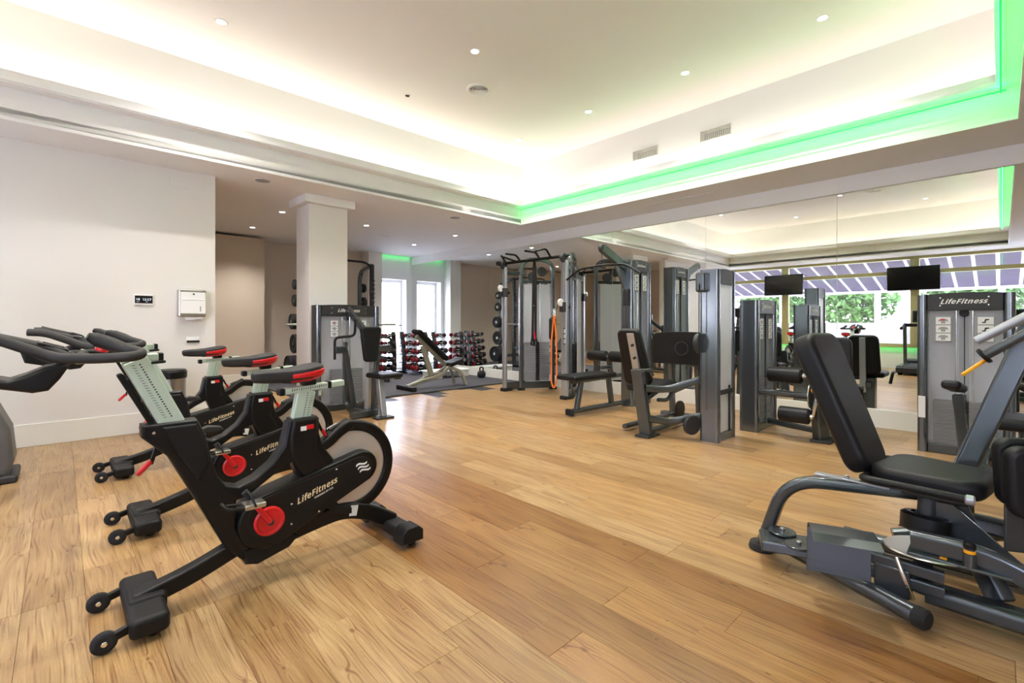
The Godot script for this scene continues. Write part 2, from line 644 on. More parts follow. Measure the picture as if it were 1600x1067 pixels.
func build_shell() -> void:
	# ceilings
	var c := struct("ceiling", "white ceiling with a large raised coffer")
	var b := mb()
	holed(b, XW - 0.2, XM + 0.2, SOF, SOF + 0.1, -11.6, CZ0, [[4.65, 4.81, -8.66, -8.50]])
	slab(b, XW - 0.2, XM + 0.2, SOF, SOF + 0.1, CZ1, 3.2)
	slab(b, XW - 0.2, CX0, SOF, SOF + 0.1, CZ0, CZ1)
	holed(b, CX1, XM + 0.2, SOF, SOF + 0.1, CZ0, CZ1, [[6.325, 6.35, -3.66, -2.74]])
	part(c, "soffit", b, M.ceil)
	b = mb()
	ring(b, 0.0, 0.3, SOF + 0.005, 3.25)
	part(c, "fascia", b, M.ceil)
	b = mb()
	ring(b, -0.13, 0.35, 3.25, 3.275)
	ring(b, -0.13, 0.022, 3.26, 3.36, 0.004)
	part(c, "cove_shelf", b, M.white)
	b = mb()
	ring(b, -0.145, 0.02, 3.262, 3.29, 0.004)
	ring(b, -0.012, 0.02, SOF - 0.004, SOF + 0.03, 0.003)
	part(c, "moulding", b, M.white)
	b = mb()
	var g := 0.13
	for z in [CZ0 - g - 0.05, CZ1 + g + 0.05]:
		slab(b, CX0 - g - 0.1, CX1 + g + 0.1, 3.25, TOP + 0.1, z - 0.05, z + 0.05)
	slab(b, CX0 - g - 0.1, CX0 - g, 3.25, TOP + 0.1, CZ0 - g, CZ1 + g)
	# mirror side, with two openings for the air grilles
	var gx0 := CX1 + g
	var gx1 := CX1 + g + 0.1
	slab(b, gx0, gx1, 3.25, 3.6, CZ0 - g, CZ1 + g)
	slab(b, gx0, gx1, 3.72, TOP + 0.1, CZ0 - g, CZ1 + g)
	for q in [[CZ0 - g, -3.76], [-3.38, -2.75], [-2.37, CZ1 + g]]:
		slab(b, gx0, gx1, 3.6, 3.72, q[0], q[1])
	part(c, "coffer_wall", b, M.ceil)
	part(c, "upper_ceiling", holed(mb(), CX0 - 0.3, CX1 + 0.3, TOP, TOP + 0.12, CZ0 - 0.3, CZ1 + 0.3, [[0.9, 1.1, -2.0, -1.8], [3.58, 3.78, -4.52, -4.32]]), M.ceil)

	# walls
	var w := struct("wall_left", "cream wall behind the bikes", Vector3(-0.6, 0, ZL))
	part(w, "wall_body", slab(mb(), XW - 0.1, 1.35, 0, SOF, ZL - 0.18, ZL), M.wall)
	part(w, "access_panel", slab(mb(), 0.9, 1.235, 2.765, SOF - 0.01, ZL, ZL + 0.006, 0.002), M.wall)
	w = struct("wall_alcove", "beige wall at the back of the free-weight alcove", Vector3(3, 0, -11))
	part(w, "wall_body", slab(mb(), -0.6, 5.78, 0, SOF, -11.2, -11.0), M.beige)
	w = struct("wall_niche", "beige wall projecting beside the free-weight alcove", Vector3(1, 0, -10.4))
	part(w, "projecting_wall", slab(mb(), -0.6, 3.0, 0, SOF - 0.05, -11.0, -10.4), M.beige)
	w = struct("wall_pier", "pale pier beside the terrace door", Vector3(5.6, 0, -10.8))
	part(w, "pier", slab(mb(), 5.42, 5.78, 0, SOF, -11.0, -10.68), M.wall)
	w = struct("wall_side", "beige side wall of the alcove", Vector3(-0.65, 0, -9))
	part(w, "side_wall", slab(mb(), -0.75, -0.6, 0, SOF, -11.2, ZL - 0.18), M.beige)
	w = struct("wall_end", "white end wall around the glazed terrace door", Vector3(6.3, 0, -11))
	var dx0 := 5.88
	var dx1 := 6.66
	b = mb()
	slab(b, 5.78, dx0, 0, SOF, -11.3, -11.0)
	slab(b, dx1, XM + 0.15, 0, SOF, -11.3, -11.0)
	slab(b, dx0, dx1, 2.36, SOF, -11.3, -11.0)
	slab(b, dx0, dx1, -0.1, 0.05, -11.3, -11.0)
	part(w, "wall_body", b, M.white)
	var d := struct("door_1", "white framed glazed door to the terrace", Vector3(6.27, 0, -11.25))
	b = mb()
	slab(b, dx0, dx0 + 0.07, 0.05, 2.36, -11.29, -11.23, 0.004)
	slab(b, dx1 - 0.07, dx1, 0.05, 2.36, -11.29, -11.23, 0.004)
	slab(b, dx0 + 0.07, dx1 - 0.07, 2.28, 2.36, -11.29, -11.23, 0.004)
	slab(b, dx0 + 0.07, dx1 - 0.07, 0.05, 0.14, -11.29, -11.23, 0.004)
	part(d, "door_frame", b, M.white)
	part(d, "pane", slab(mb(), dx0 + 0.07, dx1 - 0.07, 0.14, 2.28, -11.266, -11.26), M.glass)
	part(d, "handle", mb().tube(MB.fil([Vector3(dx1 - 0.035, 1.15, -11.23), Vector3(dx1 - 0.035, 1.15, -11.18), Vector3(dx1 - 0.15, 1.15, -11.18)], 0.02), 0.01, 8), M.dark)
	w = struct("wall_right", "white wall that carries the mirrors", Vector3(XM, 0, -4))
	part(w, "wall_body", slab(mb(), XM + 0.005, XM + 0.18, 0, SOF, -11.3, 3.1), M.white)
	part(w, "header", slab(mb(), XM - 0.02, XM + 0.005, 2.775, SOF, -11.0, 3.0, 0.003), M.white)
	w = struct("wall_back", "white wall behind the camera", Vector3(2, 0, 3))
	part(w, "wall_body", slab(mb(), XW - 0.1, XM + 0.18, 0, SOF, 3.0, 3.15), M.wall)

	# window wall behind the camera (seen in the mirrors)
	w = struct("wall_window", "low sill wall under the terrace windows", Vector3(XW, 0, -2))
	part(w, "sill_wall", slab(mb(), XW - 0.2, XW - 0.03, 0, 0.56, ZL, 3.0), M.white)
	part(w, "sill_board", slab(mb(), XW - 0.2, XW + 0.06, 0.56, 0.6, ZL, 3.0, 0.006), M.olive)
	part(w, "lintel", slab(mb(), XW - 0.2, XW, 2.9, SOF, ZL, 3.0), M.olive)
	var zs := [ZL, -4.64, -1.58, 1.48, 3.0]
	for i in 4:
		var z0: float = zs[i]
		var z1: float = zs[i + 1]
		var win := struct("window_%d" % (i + 1), "olive framed terrace window with a transom light", Vector3(XW, 0.6, (z0 + z1) / 2))
		b = mb()
		slab(b, XW - 0.14, XW, 0.6, 2.9, z0, z0 + 0.09, 0.004)
		slab(b, XW - 0.14, XW, 0.6, 2.9, z1 - 0.09, z1, 0.004)
		part(win, "window_post", b, M.olive)
		part(win, "transom", slab(mb(), XW - 0.14, XW, 2.5, 2.6, z0 + 0.09, z1 - 0.09, 0.004), M.olive)
		part(win, "bottom_rail", slab(mb(), XW - 0.12, XW - 0.02, 0.6, 0.66, z0 + 0.09, z1 - 0.09, 0.004), M.olive)
		part(win, "pane", slab(mb(), XW - 0.075, XW - 0.07, 1.22, 2.5, z0 + 0.09, z1 - 0.09), M.glass)
		part(win, "pane", slab(mb(), XW - 0.075, XW - 0.07, 2.6, 2.9, z0 + 0.09, z1 - 0.09), M.glass)
		part(win, "frosted_pane", slab(mb(), XW - 0.08, XW - 0.07, 0.66, 1.22, z0 + 0.09, z1 - 0.09), M.film, "white frosted lower pane")
	# baseboards
	part(struct("baseboard_left", "tall cream baseboard along the bike wall", Vector3(-0.6, 0, ZL)), "board", slab(mb(), XW, 1.352, 0, 0.22, ZL, ZL + 0.016, 0.004), M.base)
	b = mb()
	part(struct("baseboard_end", "tall baseboard along the alcove wall", Vector3(2, 0, -10.4)), "board", slab(mb(), -0.6, 3.016, 0, 0.2, -10.4, -10.384, 0.004), M.base)
	part(struct("baseboard_right", "tall white baseboard below the mirrors", Vector3(XM, 0, -4)), "board", slab(mb(), XM - 0.03, XM + 0.005, 0, 0.21, -11.0, 3.0, 0.004), M.base)
	# column
	var k := struct("column", "square cream column with a flat capital", Vector3(2.75, 0, -6.85))
	part(k, "shaft", slab(mb(), 2.47, 3.02, 0, 2.86, -7.08, -6.6, 0.006), M.wall)
	part(k, "capital", slab(mb(), 2.39, 3.1, 2.86, SOF, -7.16, -6.52, 0.004), M.white)
	# mirrors
	var m := thing("wall_mirror", "frameless mirror panels covering the wall behind the weight machines", "mirror", Vector3(XM, 0.21, -4))
	var z := -1.39 - 1.615 * 6
	while z < 2.9:
		var e := minf(z + 1.615, 3.0)
		var s := maxf(z, -10.99)
		part(m, "mirror_panel", slab(mb(), XM - 0.003, XM + 0.004, 0.212, 2.773, s + 0.002, e - 0.002), M.mirror)
		z += 1.615

func strip(called: String, label: String, a: Vector3, e: Vector3, look: Vector3, c: Color, power: float, shine: float) -> void:
	var mid := (a + e) / 2
	var t := thing(called, label, "light", mid)
	part(t, "strip_diffuser", mb().bar(a, e, 0.014, 0.008, 0.002), glow(c, shine))
	# light of the same length just in front of it
	var l := AreaLight3D.new()
	l.name = "strip_light"
	l.area_size = Vector2(a.distance_to(e), 0.02)
	l.light_color = c
	l.light_energy = power
	l.shadow_enabled = true
	l.area_range = 30.0
	t.add_child(l)
	var z := -look.normalized()
	var x := (e - a).normalized()
	l.transform = Transform3D(Basis(x, z.cross(x), z), look.normalized() * 0.02)

func rope(label: String, a: Vector3, e: Vector3, out_: Vector3, c: Color) -> void:
	# rope light hung below the cove shelf: it shines at the fascia and, past the lip, into the coffer
	var t := thing("green_led_strip", label, "light", (a + e) / 2)
	part(t, "rope", mb().tube([a, e], 0.006, 8), glow(c, 0.7))
	for q in [[Vector3(0, -0.35, 0) + out_, W.green], [Vector3(0, 1.3, 0) - out_, W.green * 0.85]]:
		var l := AreaLight3D.new()
		l.name = "rope_light"
		l.area_size = Vector2(a.distance_to(e), 0.016)
		l.light_color = c
		l.light_energy = q[1]
		l.shadow_enabled = true
		l.area_range = 30.0
		t.add_child(l, true)
		var z: Vector3 = -q[0].normalized()
		var x := (e - a).normalized()
		l.transform = Transform3D(Basis(x, z.cross(x), z), -z * 0.012)

func downlight(at: Vector3, label: String, power: float, warm := Color(1.0, 0.98, 0.95)) -> void:
	var t := thing("downlight", label, "light", at, "recessed downlights")
	part(t, "trim_ring", mb().lathe(Transform3D(Basis(), at), [Vector2(0.039, 0.0), Vector2(0.04, -0.006), Vector2(0.053, -0.005), Vector2(0.057, 0.0)], 20), M.white)
	part(t, "lens", mb().lathe(Transform3D(Basis(), at + Vector3(0, -0.003, 0)), [Vector2(0.0001, 0), Vector2(0.040, 0)], 16), glow(warm, 30.0))
	var l := SpotLight3D.new()
	l.name = "spot_light"
	l.light_color = warm
	l.light_energy = power
	l.light_size = 0.06
	l.spot_angle = 60.0
	l.spot_angle_attenuation = 1.0
	l.spot_range = 30.0
	l.spot_attenuation = 2.0
	l.shadow_enabled = true
	t.add_child(l)
	l.position = Vector3(0, -0.012, 0)
	l.rotation.x = -PI / 2

func build_lights() -> void:
	var warm := Color(1.0, 0.95, 0.88)
	var green := Color(0.12, 1.0, 0.45)
	var zm := (CZ0 + CZ1) / 2
	# warm strips lying in the cove behind the lip
	var cy := 3.30
	strip("cove_led_strip", "warm white light strip hidden in the cove above the bike wall", Vector3(CX0 - 0.02, cy, CZ0 - 0.01), Vector3(CX1 + 0.02, cy, CZ0 - 0.01), Vector3(0, 1, 0.25), warm, W.cove, 4.0)
	strip("cove_led_strip", "warm white light strip hidden in the cove on the mirror side", Vector3(CX1 + 0.01, cy, CZ0 - 0.02), Vector3(CX1 + 0.01, cy, CZ1 + 0.02), Vector3(-0.25, 1, 0), warm, W.cove * 0.4, 4.0)
	strip("cove_led_strip", "warm white light strip hidden in the cove on the window side", Vector3(CX0 - 0.01, cy, CZ0 - 0.02), Vector3(CX0 - 0.01, cy, CZ1 + 0.02), Vector3(0.25, 1, 0), warm, W.cove * 1.1, 4.0)
	strip("cove_led_strip", "warm white light strip hidden in the cove nearest the camera", Vector3(CX0 - 0.02, cy, CZ1 + 0.01), Vector3(CX1 + 0.02, cy, CZ1 + 0.01), Vector3(0, 1, -0.25), warm, W.cove * 0.4, 4.0)
	# green strips under the cove shelf
	rope("green light strip under the cove shelf on the mirror side", Vector3(CX1 - 0.115, 3.205, CZ0 + 0.08), Vector3(CX1 - 0.115, 3.205, CZ1 - 0.08), Vector3(1, 0, 0), green)
	rope("green light strip under the cove shelf nearest the camera", Vector3(CX0 + 0.9, 3.205, CZ1 - 0.115), Vector3(CX1 - 0.08, 3.205, CZ1 - 0.115), Vector3(0, 0, 1), green)
	strip("green_led_strip", "green light strip below the window sill", Vector3(XW + 0.03, 0.55, ZL + 0.1), Vector3(XW + 0.03, 0.55, 2.9), Vector3(-0.3, -1, 0), green, W.green * 0.7, 2.0)
	strip("green_led_strip", "green light strip at the ceiling above the terrace door", Vector3(5.85, SOF - 0.02, -10.95), Vector3(6.75, SOF - 0.02, -10.95), Vector3(0, -1, -0.4), green, W.green * 0.03, 2.0)
	# downlights
	var n := 0
	for p in [[5.14, -5.2, "corner of the coffer beside the mirrors"], [5.14, -3.86, "coffer above the pulldown machine"], [5.14, -2.5, "coffer above the leg press"], [5.14, -1.16, "coffer above the leg curl tower"], [3.14, -3.83, "middle of the coffer beside the round vent"], [1.1, -5.12, "coffer above the bikes"], [1.1, -2.5, "coffer over the nearest bike"], [3.14, -1.2, "coffer over the hip machine"], [-0.6, -3.83, "coffer towards the windows"], [-0.6, -1.2, "coffer corner towards the windows"]]:
		downlight(Vector3(p[0], TOP - 0.001, p[1]), "recessed downlight in the " + p[2], W.down)
	for p in [[2.54, -7.9, "behind the column"], [2.55, -9.54, "in front of the beige wall"], [3.98, -7.93, "right of the column"], [5.72, -9.12, "above the dumbbells"], [5.72, -7.6, "above the incline bench"]]:
		downlight(Vector3(p[0], SOF - 0.001, p[1]), "recessed downlight in the low ceiling " + p[2], W.down * 0.85)
	# round vents
	for p in [[3.68, TOP, -4.42, 0.15, "round slotted air vent in the middle of the coffer"], [4.73, SOF, -8.58, 0.12, "round air vent above the rubber floor"], [1.0, TOP, -1.9, 0.15, "round slotted air vent in the coffer towards the windows"]]:
		var at := Vector3(p[0], p[1] - 0.001, p[2])
		var t := thing("ceiling_vent", p[4], "vent", at)
		part(t, "flange", mb().lathe(Transform3D(Basis(), at), [Vector2(p[3], 0), Vector2(p[3] * 0.97, -0.012), Vector2(p[3] * 0.78, -0.016), Vector2(p[3] * 0.74, -0.002)], 32), M.white)
		var hw := 0.1 if p[1] > 3.5 else 0.08
		part(t, "duct", duct(mb(), p[0] - hw, p[0] + hw, p[1] + 0.002, p[1] + 0.45, p[2] - hw, p[2] + hw), M.silver)
		for k in 4:
			var r: float = p[3] * (0.12 + 0.165 * k)
			part(t, "cone", mb().lathe(Transform3D(Basis(), at), [Vector2(r, -0.003), Vector2(r + p[3] * 0.07, -0.016), Vector2(r + p[3] * 0.1, -0.016), Vector2(r + p[3] * 0.05, -0.003)], 28), M.white)
	for p in [[1.81, -6.34, "round flush speaker in the soffit beside the bike wall"], [4.76, -6.33, "round flush speaker in the soffit beyond the coffer corner"]]:
		var at := Vector3(p[0], SOF, p[1])
		var t := thing("ceiling_speaker", p[2], "speaker", at)
		part(t, "rim", mb().lathe(Transform3D(Basis(), at), [Vector2(0.10, 0), Vector2(0.098, -0.006), Vector2(0.085, -0.005), Vector2(0.085, -0.002)], 28), M.white)
		part(t, "grille", mb().lathe(Transform3D(Basis(), at), [Vector2(0.0001, -0.003), Vector2(0.085, -0.003)], 28), M.cardgrey)
	var sm := thing("smoke_detector", "small sensor in the coffer ceiling left of the round vent", "detector", Vector3(3.14, TOP, -5.16))
	part(sm, "ring", mb().lathe(Transform3D(Basis(), Vector3(3.14, TOP, -5.16)), [Vector2(0.045, 0), Vector2(0.043, -0.006), Vector2(0.03, -0.006)], 18), M.white)
	part(sm, "eye", mb().lathe(Transform3D(Basis(), Vector3(3.14, TOP, -5.16)), [Vector2(0.03, -0.005), Vector2(0.02, -0.015), Vector2(0.0001, -0.018)], 16), M.dark)
	# wall grilles in the coffer
	for g in [[-3.77, -3.37, "square-mesh air grille in the coffer wall nearer the corner"], [-2.76, -2.36, "square-mesh air grille in the coffer wall further right"]]:
		var x := CX1 + 0.13
		var t := thing("air_grille", g[2], "vent", Vector3(x, 3.59, (g[0] + g[1]) / 2))
		var db := mb()
		slab(db, x + 0.1, x + 0.5, 3.59, 3.6, g[0], g[1])
		slab(db, x + 0.1, x + 0.5, 3.72, 3.73, g[0], g[1])
		slab(db, x + 0.1, x + 0.5, 3.6, 3.72, g[0], g[0] + 0.01)
		slab(db, x + 0.1, x + 0.5, 3.6, 3.72, g[1] - 0.01, g[1])
		slab(db, x + 0.5, x + 0.51, 3.59, 3.73, g[0], g[1])
		part(t, "duct", db, M.silver)
		var b := mb()
		for e in [3.59, 3.724]:
			slab(b, x - 0.014, x, e, e + 0.006, g[0], g[1])
		for e in [g[0], g[1] - 0.006]:
			slab(b, x - 0.014, x, 3.59, 3.73, e, e + 0.006)
		part(t, "grille_frame", b, M.base)
		for i in 5:
			part(t, "blade", slab(mb(), x - 0.012, x - 0.004, 3.61 + i * 0.022, 3.615 + i * 0.022, g[0], g[1]), M.base)
		for i in 14:
			var zz: float = g[0] + 0.028 + i * 0.0265
			part(t, "vertical_blade", slab(mb(), x - 0.010, x - 0.004, 3.595, 3.725, zz, zz + 0.005), M.base)
	var sl := thing("slot_diffuser", "long thin slot diffuser in the soffit before the mirrors", "vent", Vector3(6.34, SOF, -3.17))
	part(sl, "slot_frame", holed(mb(), 6.31, 6.37, SOF - 0.006, SOF, -3.68, -2.66, [[6.325, 6.35, -3.66, -2.74]]), M.white)
	part(sl, "duct", duct(mb(), 6.325, 6.35, SOF + 0.1, SOF + 0.4, -3.66, -2.74), M.silver)

# ---------------------------------------------------------------- indoor bikes
func bp(x: float, y: float, z := 0.0) -> Vector3:
	return Vector3(x - 0.75, y, z)

func b2(pts: Array) -> Array:
	var o := []
	for p in pts:
		o.append(Vector2(p[0] - 0.75, p[1]))
	return o

func make_bike(label: String) -> Node3D:
	var t := thing("spin_bike", label, "exercise bike", Vector3.ZERO, "indoor cycling bikes in a row")
	# feet
	part(t, "front_foot", mb().bx(bp(0.245, 0.062), Vector3(0.125, 0.075, 0.44), 0.022, 3), M.blackmat)
	part(t, "foot_cover", mb().bx(bp(0.255, 0.075), Vector3(0.125, 0.068, 0.15), 0.016, 2), M.blackmat)
	for s in [-1, 1]:
		var ar := part(t, "wheel_bracket", mb().bar(bp(0.19, 0.062, 0.17 * s), bp(0.125, 0.045, 0.17 * s), 0.022, 0.034, 0.008, 2), M.black)
		part(ar, "transport_wheel", mb().lathe(axis_z(bp(0.115, 0.04, 0.17 * s - 0.016)), [Vector2(0.0001, 0), Vector2(0.026, 0), Vector2(0.036, 0.005), Vector2(0.04, 0.011), Vector2(0.04, 0.021), Vector2(0.036, 0.027), Vector2(0.026, 0.032), Vector2(0.0001, 0.032)], 24), M.rubber)
		part(ar, "axle_bolt", mb().lathe(axis_z(bp(0.115, 0.04, 0.17 * s - 0.019)), disc(0.010, 0.038, 0.002), 12), M.chrome)
		part(t, "levelling_foot", mb().lathe(Transform3D(Basis(), bp(0.26, 0.0, 0.15 * s)), disc(0.022, 0.03), 14), M.rubber)
	part(t, "rear_foot", mb().bx(bp(1.36, 0.062), Vector3(0.11, 0.06, 0.5), 0.02, 3), M.blackmat)
	for s in [-1, 1]:
		part(t, "end_cap", mb().ext(b2([[1.295, 0.03], [1.425, 0.03], [1.425, 0.085], [1.395, 0.112], [1.325, 0.112], [1.295, 0.085]]), 0.20 * s - 0.045, 0.20 * s + 0.055, 0.008), M.blackmat)
		part(t, "levelling_foot", mb().lathe(Transform3D(Basis(), bp(1.38, 0.0, 0.2 * s)), disc(0.022, 0.035), 14), M.rubber)
	# base arms
	part(t, "front_arm", mb().sweep(MB.fil([bp(0.22, 0.075), bp(0.42, 0.12), bp(0.60, 0.19), bp(0.75, 0.21)], 0.15, 6), MB.rr(0.07, 0.075, 0.014)), M.black)
	part(t, "rear_arm", mb().sweep(MB.fil([bp(0.66, 0.15), bp(0.90, 0.195), bp(1.08, 0.215), bp(1.22, 0.17), bp(1.37, 0.075)], 0.12, 6), MB.rr(0.07, 0.085, 0.014)), M.black)
	part(t, "white_sticker", mb().bx(bp(1.13, 0.203, 0.0355), Vector3(0.042, 0.055, 0.002), 0.0005, 1, Basis(Vector3(0, 0, 1), -0.2)), M.card)
	part(t, "belly_cover", mb().ext(b2([[0.60, 0.17], [0.61, 0.10], [0.66, 0.085], [0.80, 0.12], [0.84, 0.16], [0.82, 0.19]]), -0.05, 0.05, 0.012), M.blackmat)
	# frame
	var frame := part(t, "frame", mb().ext(b2([[0.235, 0.79], [0.425, 0.79], [0.455, 0.72], [0.475, 0.62], [0.50, 0.53], [0.535, 0.48], [0.585, 0.462], [0.65, 0.485], [0.725, 0.54], [0.775, 0.61], [0.80, 0.725], [0.945, 0.725], [0.945, 0.65], [0.965, 0.58], [1.02, 0.50], [1.02, 0.36], [0.88, 0.36], [0.815, 0.525], [0.74, 0.487], [0.63, 0.415], [0.575, 0.40], [0.575, 0.28], [0.66, 0.12], [0.60, 0.12], [0.53, 0.20], [0.42, 0.44], [0.32, 0.65], [0.235, 0.74]]), -0.045, 0.045, 0.014, 3), M.black)
	for q in [[0.275, 0.755], [0.395, 0.755]]:
		part(frame, "bolt", mb().lathe(axis_z(bp(q[0], q[1], 0.043)), disc(0.006, 0.005, 0.001), 10), M.chrome)
	part(frame, "inner_shell", mb().ext(b2([[0.30, 0.775], [0.42, 0.775], [0.45, 0.70], [0.47, 0.60], [0.43, 0.52], [0.35, 0.66]]), -0.055, 0.055, 0.012), M.blackmat)
	part(frame, "seat_tube_shell", mb().ext(b2([[0.815, 0.735], [0.935, 0.735], [0.935, 0.66], [0.93, 0.58], [0.97, 0.50], [0.96, 0.42], [0.86, 0.44], [0.80, 0.56], [0.80, 0.66]]), -0.056, 0.056, 0.018, 3), M.black)
	for s in [-1, 1]:
		part(frame, "badge_white", mb().bx(bp(0.862, 0.685, 0.057 * s), Vector3(0.028, 0.022, 0.003), 0.001), M.ink, "white half of the badge")
		part(frame, "badge_red", mb().bx(bp(0.894, 0.689, 0.057 * s), Vector3(0.034, 0.022, 0.003), 0.001), M.red, "red half of the badge")
	part(frame, "rear_arch", mb().sweep(MB.fil([bp(0.93, 0.56), bp(1.0, 0.585), bp(1.05, 0.63), bp(1.12, 0.665)], 0.05, 5), MB.rr(0.08, 0.06, 0.02)), M.black)
	# flywheel with its guard
	var fc := bp(1.125, 0.43)
	var fw := part(t, "flywheel", mb().lathe(axis_z(fc + Vector3(0, 0, -0.012)), [Vector2(0.0001, 0), Vector2(0.185, 0), Vector2(0.2, 0.004), Vector2(0.2, 0.02), Vector2(0.185, 0.024), Vector2(0.0001, 0.024)], 48), M.wheel)
	part(fw, "hub", mb().lathe(axis_z(fc + Vector3(0, 0, -0.05)), disc(0.05, 0.1, 0.006), 20), M.dark)
	var arc := []
	for i in 30:
		var a := deg_to_rad(118.0 - 232.0 * i / 29.0)
		arc.append(fc + Vector3(cos(a), sin(a), 0) * 0.222)
	var guard := part(t, "wheel_guard", mb().sweep(arc, MB.rr(0.06, 0.044, 0.016), Vector3(0, 0, 1)), M.black)
	var rim := []
	for i in 24:
		var a := deg_to_rad(118.0 - 150.0 * i / 23.0)
		rim.append(fc + Vector3(cos(a), sin(a), 0) * 0.2445 + Vector3(0, 0, -0.024))
	part(guard, "white_edge", mb().tube(rim, 0.004, 6), M.ink, "white pinstripe along the guard")
	part(t, "guard_foot", mb().ext(b2([[0.98, 0.26], [1.04, 0.205], [1.12, 0.19], [1.12, 0.225], [1.05, 0.255], [1.02, 0.30]]), -0.04, 0.04, 0.008), M.blackmat)
	# drive housing
	var hull := []
	for i in 17:
		var a := deg_to_rad(105.0 + 180.0 * i / 16.0)
		hull.append([0.70 + cos(a) * 0.128, 0.28 + sin(a) * 0.128])
	for i in 13:
		var a := deg_to_rad(-75.0 + 180.0 * i / 12.0)
		hull.append([1.165 + cos(a) * 0.085, 0.435 + sin(a) * 0.085])
	var hs := part(t, "drive_housing", mb().ext(b2(hull), -0.07, 0.07, 0.012, 3), M.black)
	part(hs, "housing_face", mb().ext(b2(hull.map(func(p): return [0.932 + (p[0] - 0.932) * 0.9, 0.36 + (p[1] - 0.36) * 0.84])), -0.073, 0.073, 0.003, 1), M.blackmat)
	var tilt := 18.0
	var X := at_xy(bp(0.925, 0.372, 0.0745), tilt)
	lettering(hs, "brand_lettering", "LifeFitness", X, 0.030, M.gold, 0.4)
	lettering(hs, "small_lettering", "POWERED BY ICG", at_xy(bp(0.955, 0.352, 0.0745), tilt), 0.009, M.ink, 0.0)
	# three-swoosh emblem at the wheel end
	for k in 3:
		var sw := []
		for i in 9:
			var f := i / 8.0
			sw.append(Vector2(lerpf(-0.03, 0.03, f), 0.024 - 0.02 * k + 0.012 * sin(f * 4.6 + 0.6) + 0.006))
		for i in 9:
			var f := 1.0 - i / 8.0
			sw.append(Vector2(lerpf(-0.03, 0.03, f), 0.024 - 0.02 * k + 0.012 * sin(f * 4.6 + 0.6) - 0.006 * sin(f * PI)))
		part(hs, "emblem_swoosh", mb().ext(sw, 0.0, 0.0012, 0.0, 1, at_xy(bp(1.168, 0.432, 0.0735), 30.0)), M.ink)
	for q in [[0.80, 0.335], [0.80, 0.24], [0.93, 0.265], [1.02, 0.455]]:
		part(hs, "screw", mb().lathe(axis_z(bp(q[0], q[1], 0.070)), disc(0.005, 0.006, 0.001), 8), M.chrome)
	# cranks
	for s in [-1, 1]:
		var cc := bp(0.70, 0.285, 0.074 * s)
		var tip: Vector3 = cc + Vector3(-0.085, 0.125, 0.02) * s * Vector3(1, 1, 0) + Vector3(0, 0, 0.03 * s)
		var cd := part(t, "crank_disc", mb().lathe(axis_z(cc + Vector3(0, 0, -0.003 if s > 0 else -0.012)), [Vector2(0.0001, 0), Vector2(0.058, 0), Vector2(0.067, 0.005), Vector2(0.067, 0.010), Vector2(0.058, 0.015), Vector2(0.048, 0.011), Vector2(0.0001, 0.011)], 32), M.red, "red crank disc")
		part(cd, "crank_bolt", mb().lathe(axis_z(cc + Vector3(0, 0, 0.008 if s > 0 else -0.034)), disc(0.014, 0.026, 0.003), 14), M.dark)
		part(t, "crank_arm", mb().bar(cc + Vector3(0, 0, 0.02 * s), tip, 0.022, 0.034, 0.008, 2, Vector3(0, 0, 1)), M.red if s > 0 else M.dark)
		var pc: Vector3 = tip + Vector3(-0.005, 0, 0.06 * s)
		var pd := part(t, "pedal", mb().bx(pc, Vector3(0.085, 0.022, 0.075), 0.006), M.steel)
		part(pd, "spindle", mb().tube([tip, pc], 0.008, 8), M.chrome)
		var cage := [pc + Vector3(-0.04, 0.0, -0.03), pc + Vector3(-0.11, 0.012, -0.03), pc + Vector3(-0.125, 0.04, 0), pc + Vector3(-0.11, 0.012, 0.03), pc + Vector3(-0.04, 0.0, 0.03)]
		part(pd, "toe_cage", mb().tube(MB.fil(cage, 0.03), 0.006, 8), M.black)
		part(pd, "strap", mb().tube(MB.fil([pc + Vector3(0, 0, -0.04), pc + Vector3(-0.02, 0.055, -0.03), pc + Vector3(-0.02, 0.055, 0.03), pc + Vector3(0, 0, 0.04)], 0.02), 0.005, 6), M.rubber)
	part(t, "brake_link", mb().bar(bp(0.60, 0.44, 0.052), bp(0.66, 0.36, 0.052), 0.02, 0.03, 0.006), M.dark)
	# seat post, slider and saddle
	var sp := part(t, "seat_post", mb().bar(bp(0.862, 0.70), bp(0.893, 0.865), 0.046, 0.088, 0.006), M.alu)
	var mk := mb()
	for i in 11:
		mk.bx(bp(0.872 + 0.0024 * i, 0.735 + 0.0118 * i, 0.0235), Vector3(0.005, 0.005, 0.001), 0.0)
		mk.bx(bp(0.892 + 0.0024 * i, 0.732 + 0.0118 * i, 0.0235), Vector3(0.012, 0.0018, 0.001), 0.0)
	part(sp, "scale_marks", mk, M.inkdark)
	var rl := part(t, "seat_slider", mb().bar(bp(0.785, 0.868), bp(1.085, 0.888), 0.05, 0.03, 0.005), M.alu)
	mk = mb()
	for i in 16:
		mk.bx(bp(0.82 + i * 0.011, 0.873 + i * 0.0007, 0.0255), Vector3(0.003, 0.014 if i % 4 == 0 else 0.008, 0.001), 0.0)
	part(rl, "scale_marks", mk, M.inkdark)
	part(rl, "slider_clamp", mb().bx(bp(1.005, 0.884), Vector3(0.02, 0.036, 0.056), 0.004), M.black)
	part(rl, "front_cap", mb().bx(bp(0.775, 0.867), Vector3(0.03, 0.036, 0.054), 0.008), M.black)
	part(rl, "adjuster_knob", mb().lathe(Transform3D(Basis(), bp(0.95, 0.835, 0.045)), disc(0.012, 0.03, 0.003), 14), M.steel)
	part(t, "saddle_clamp", mb().bx(bp(0.905, 0.905), Vector3(0.07, 0.034, 0.05), 0.01, 2), M.black)
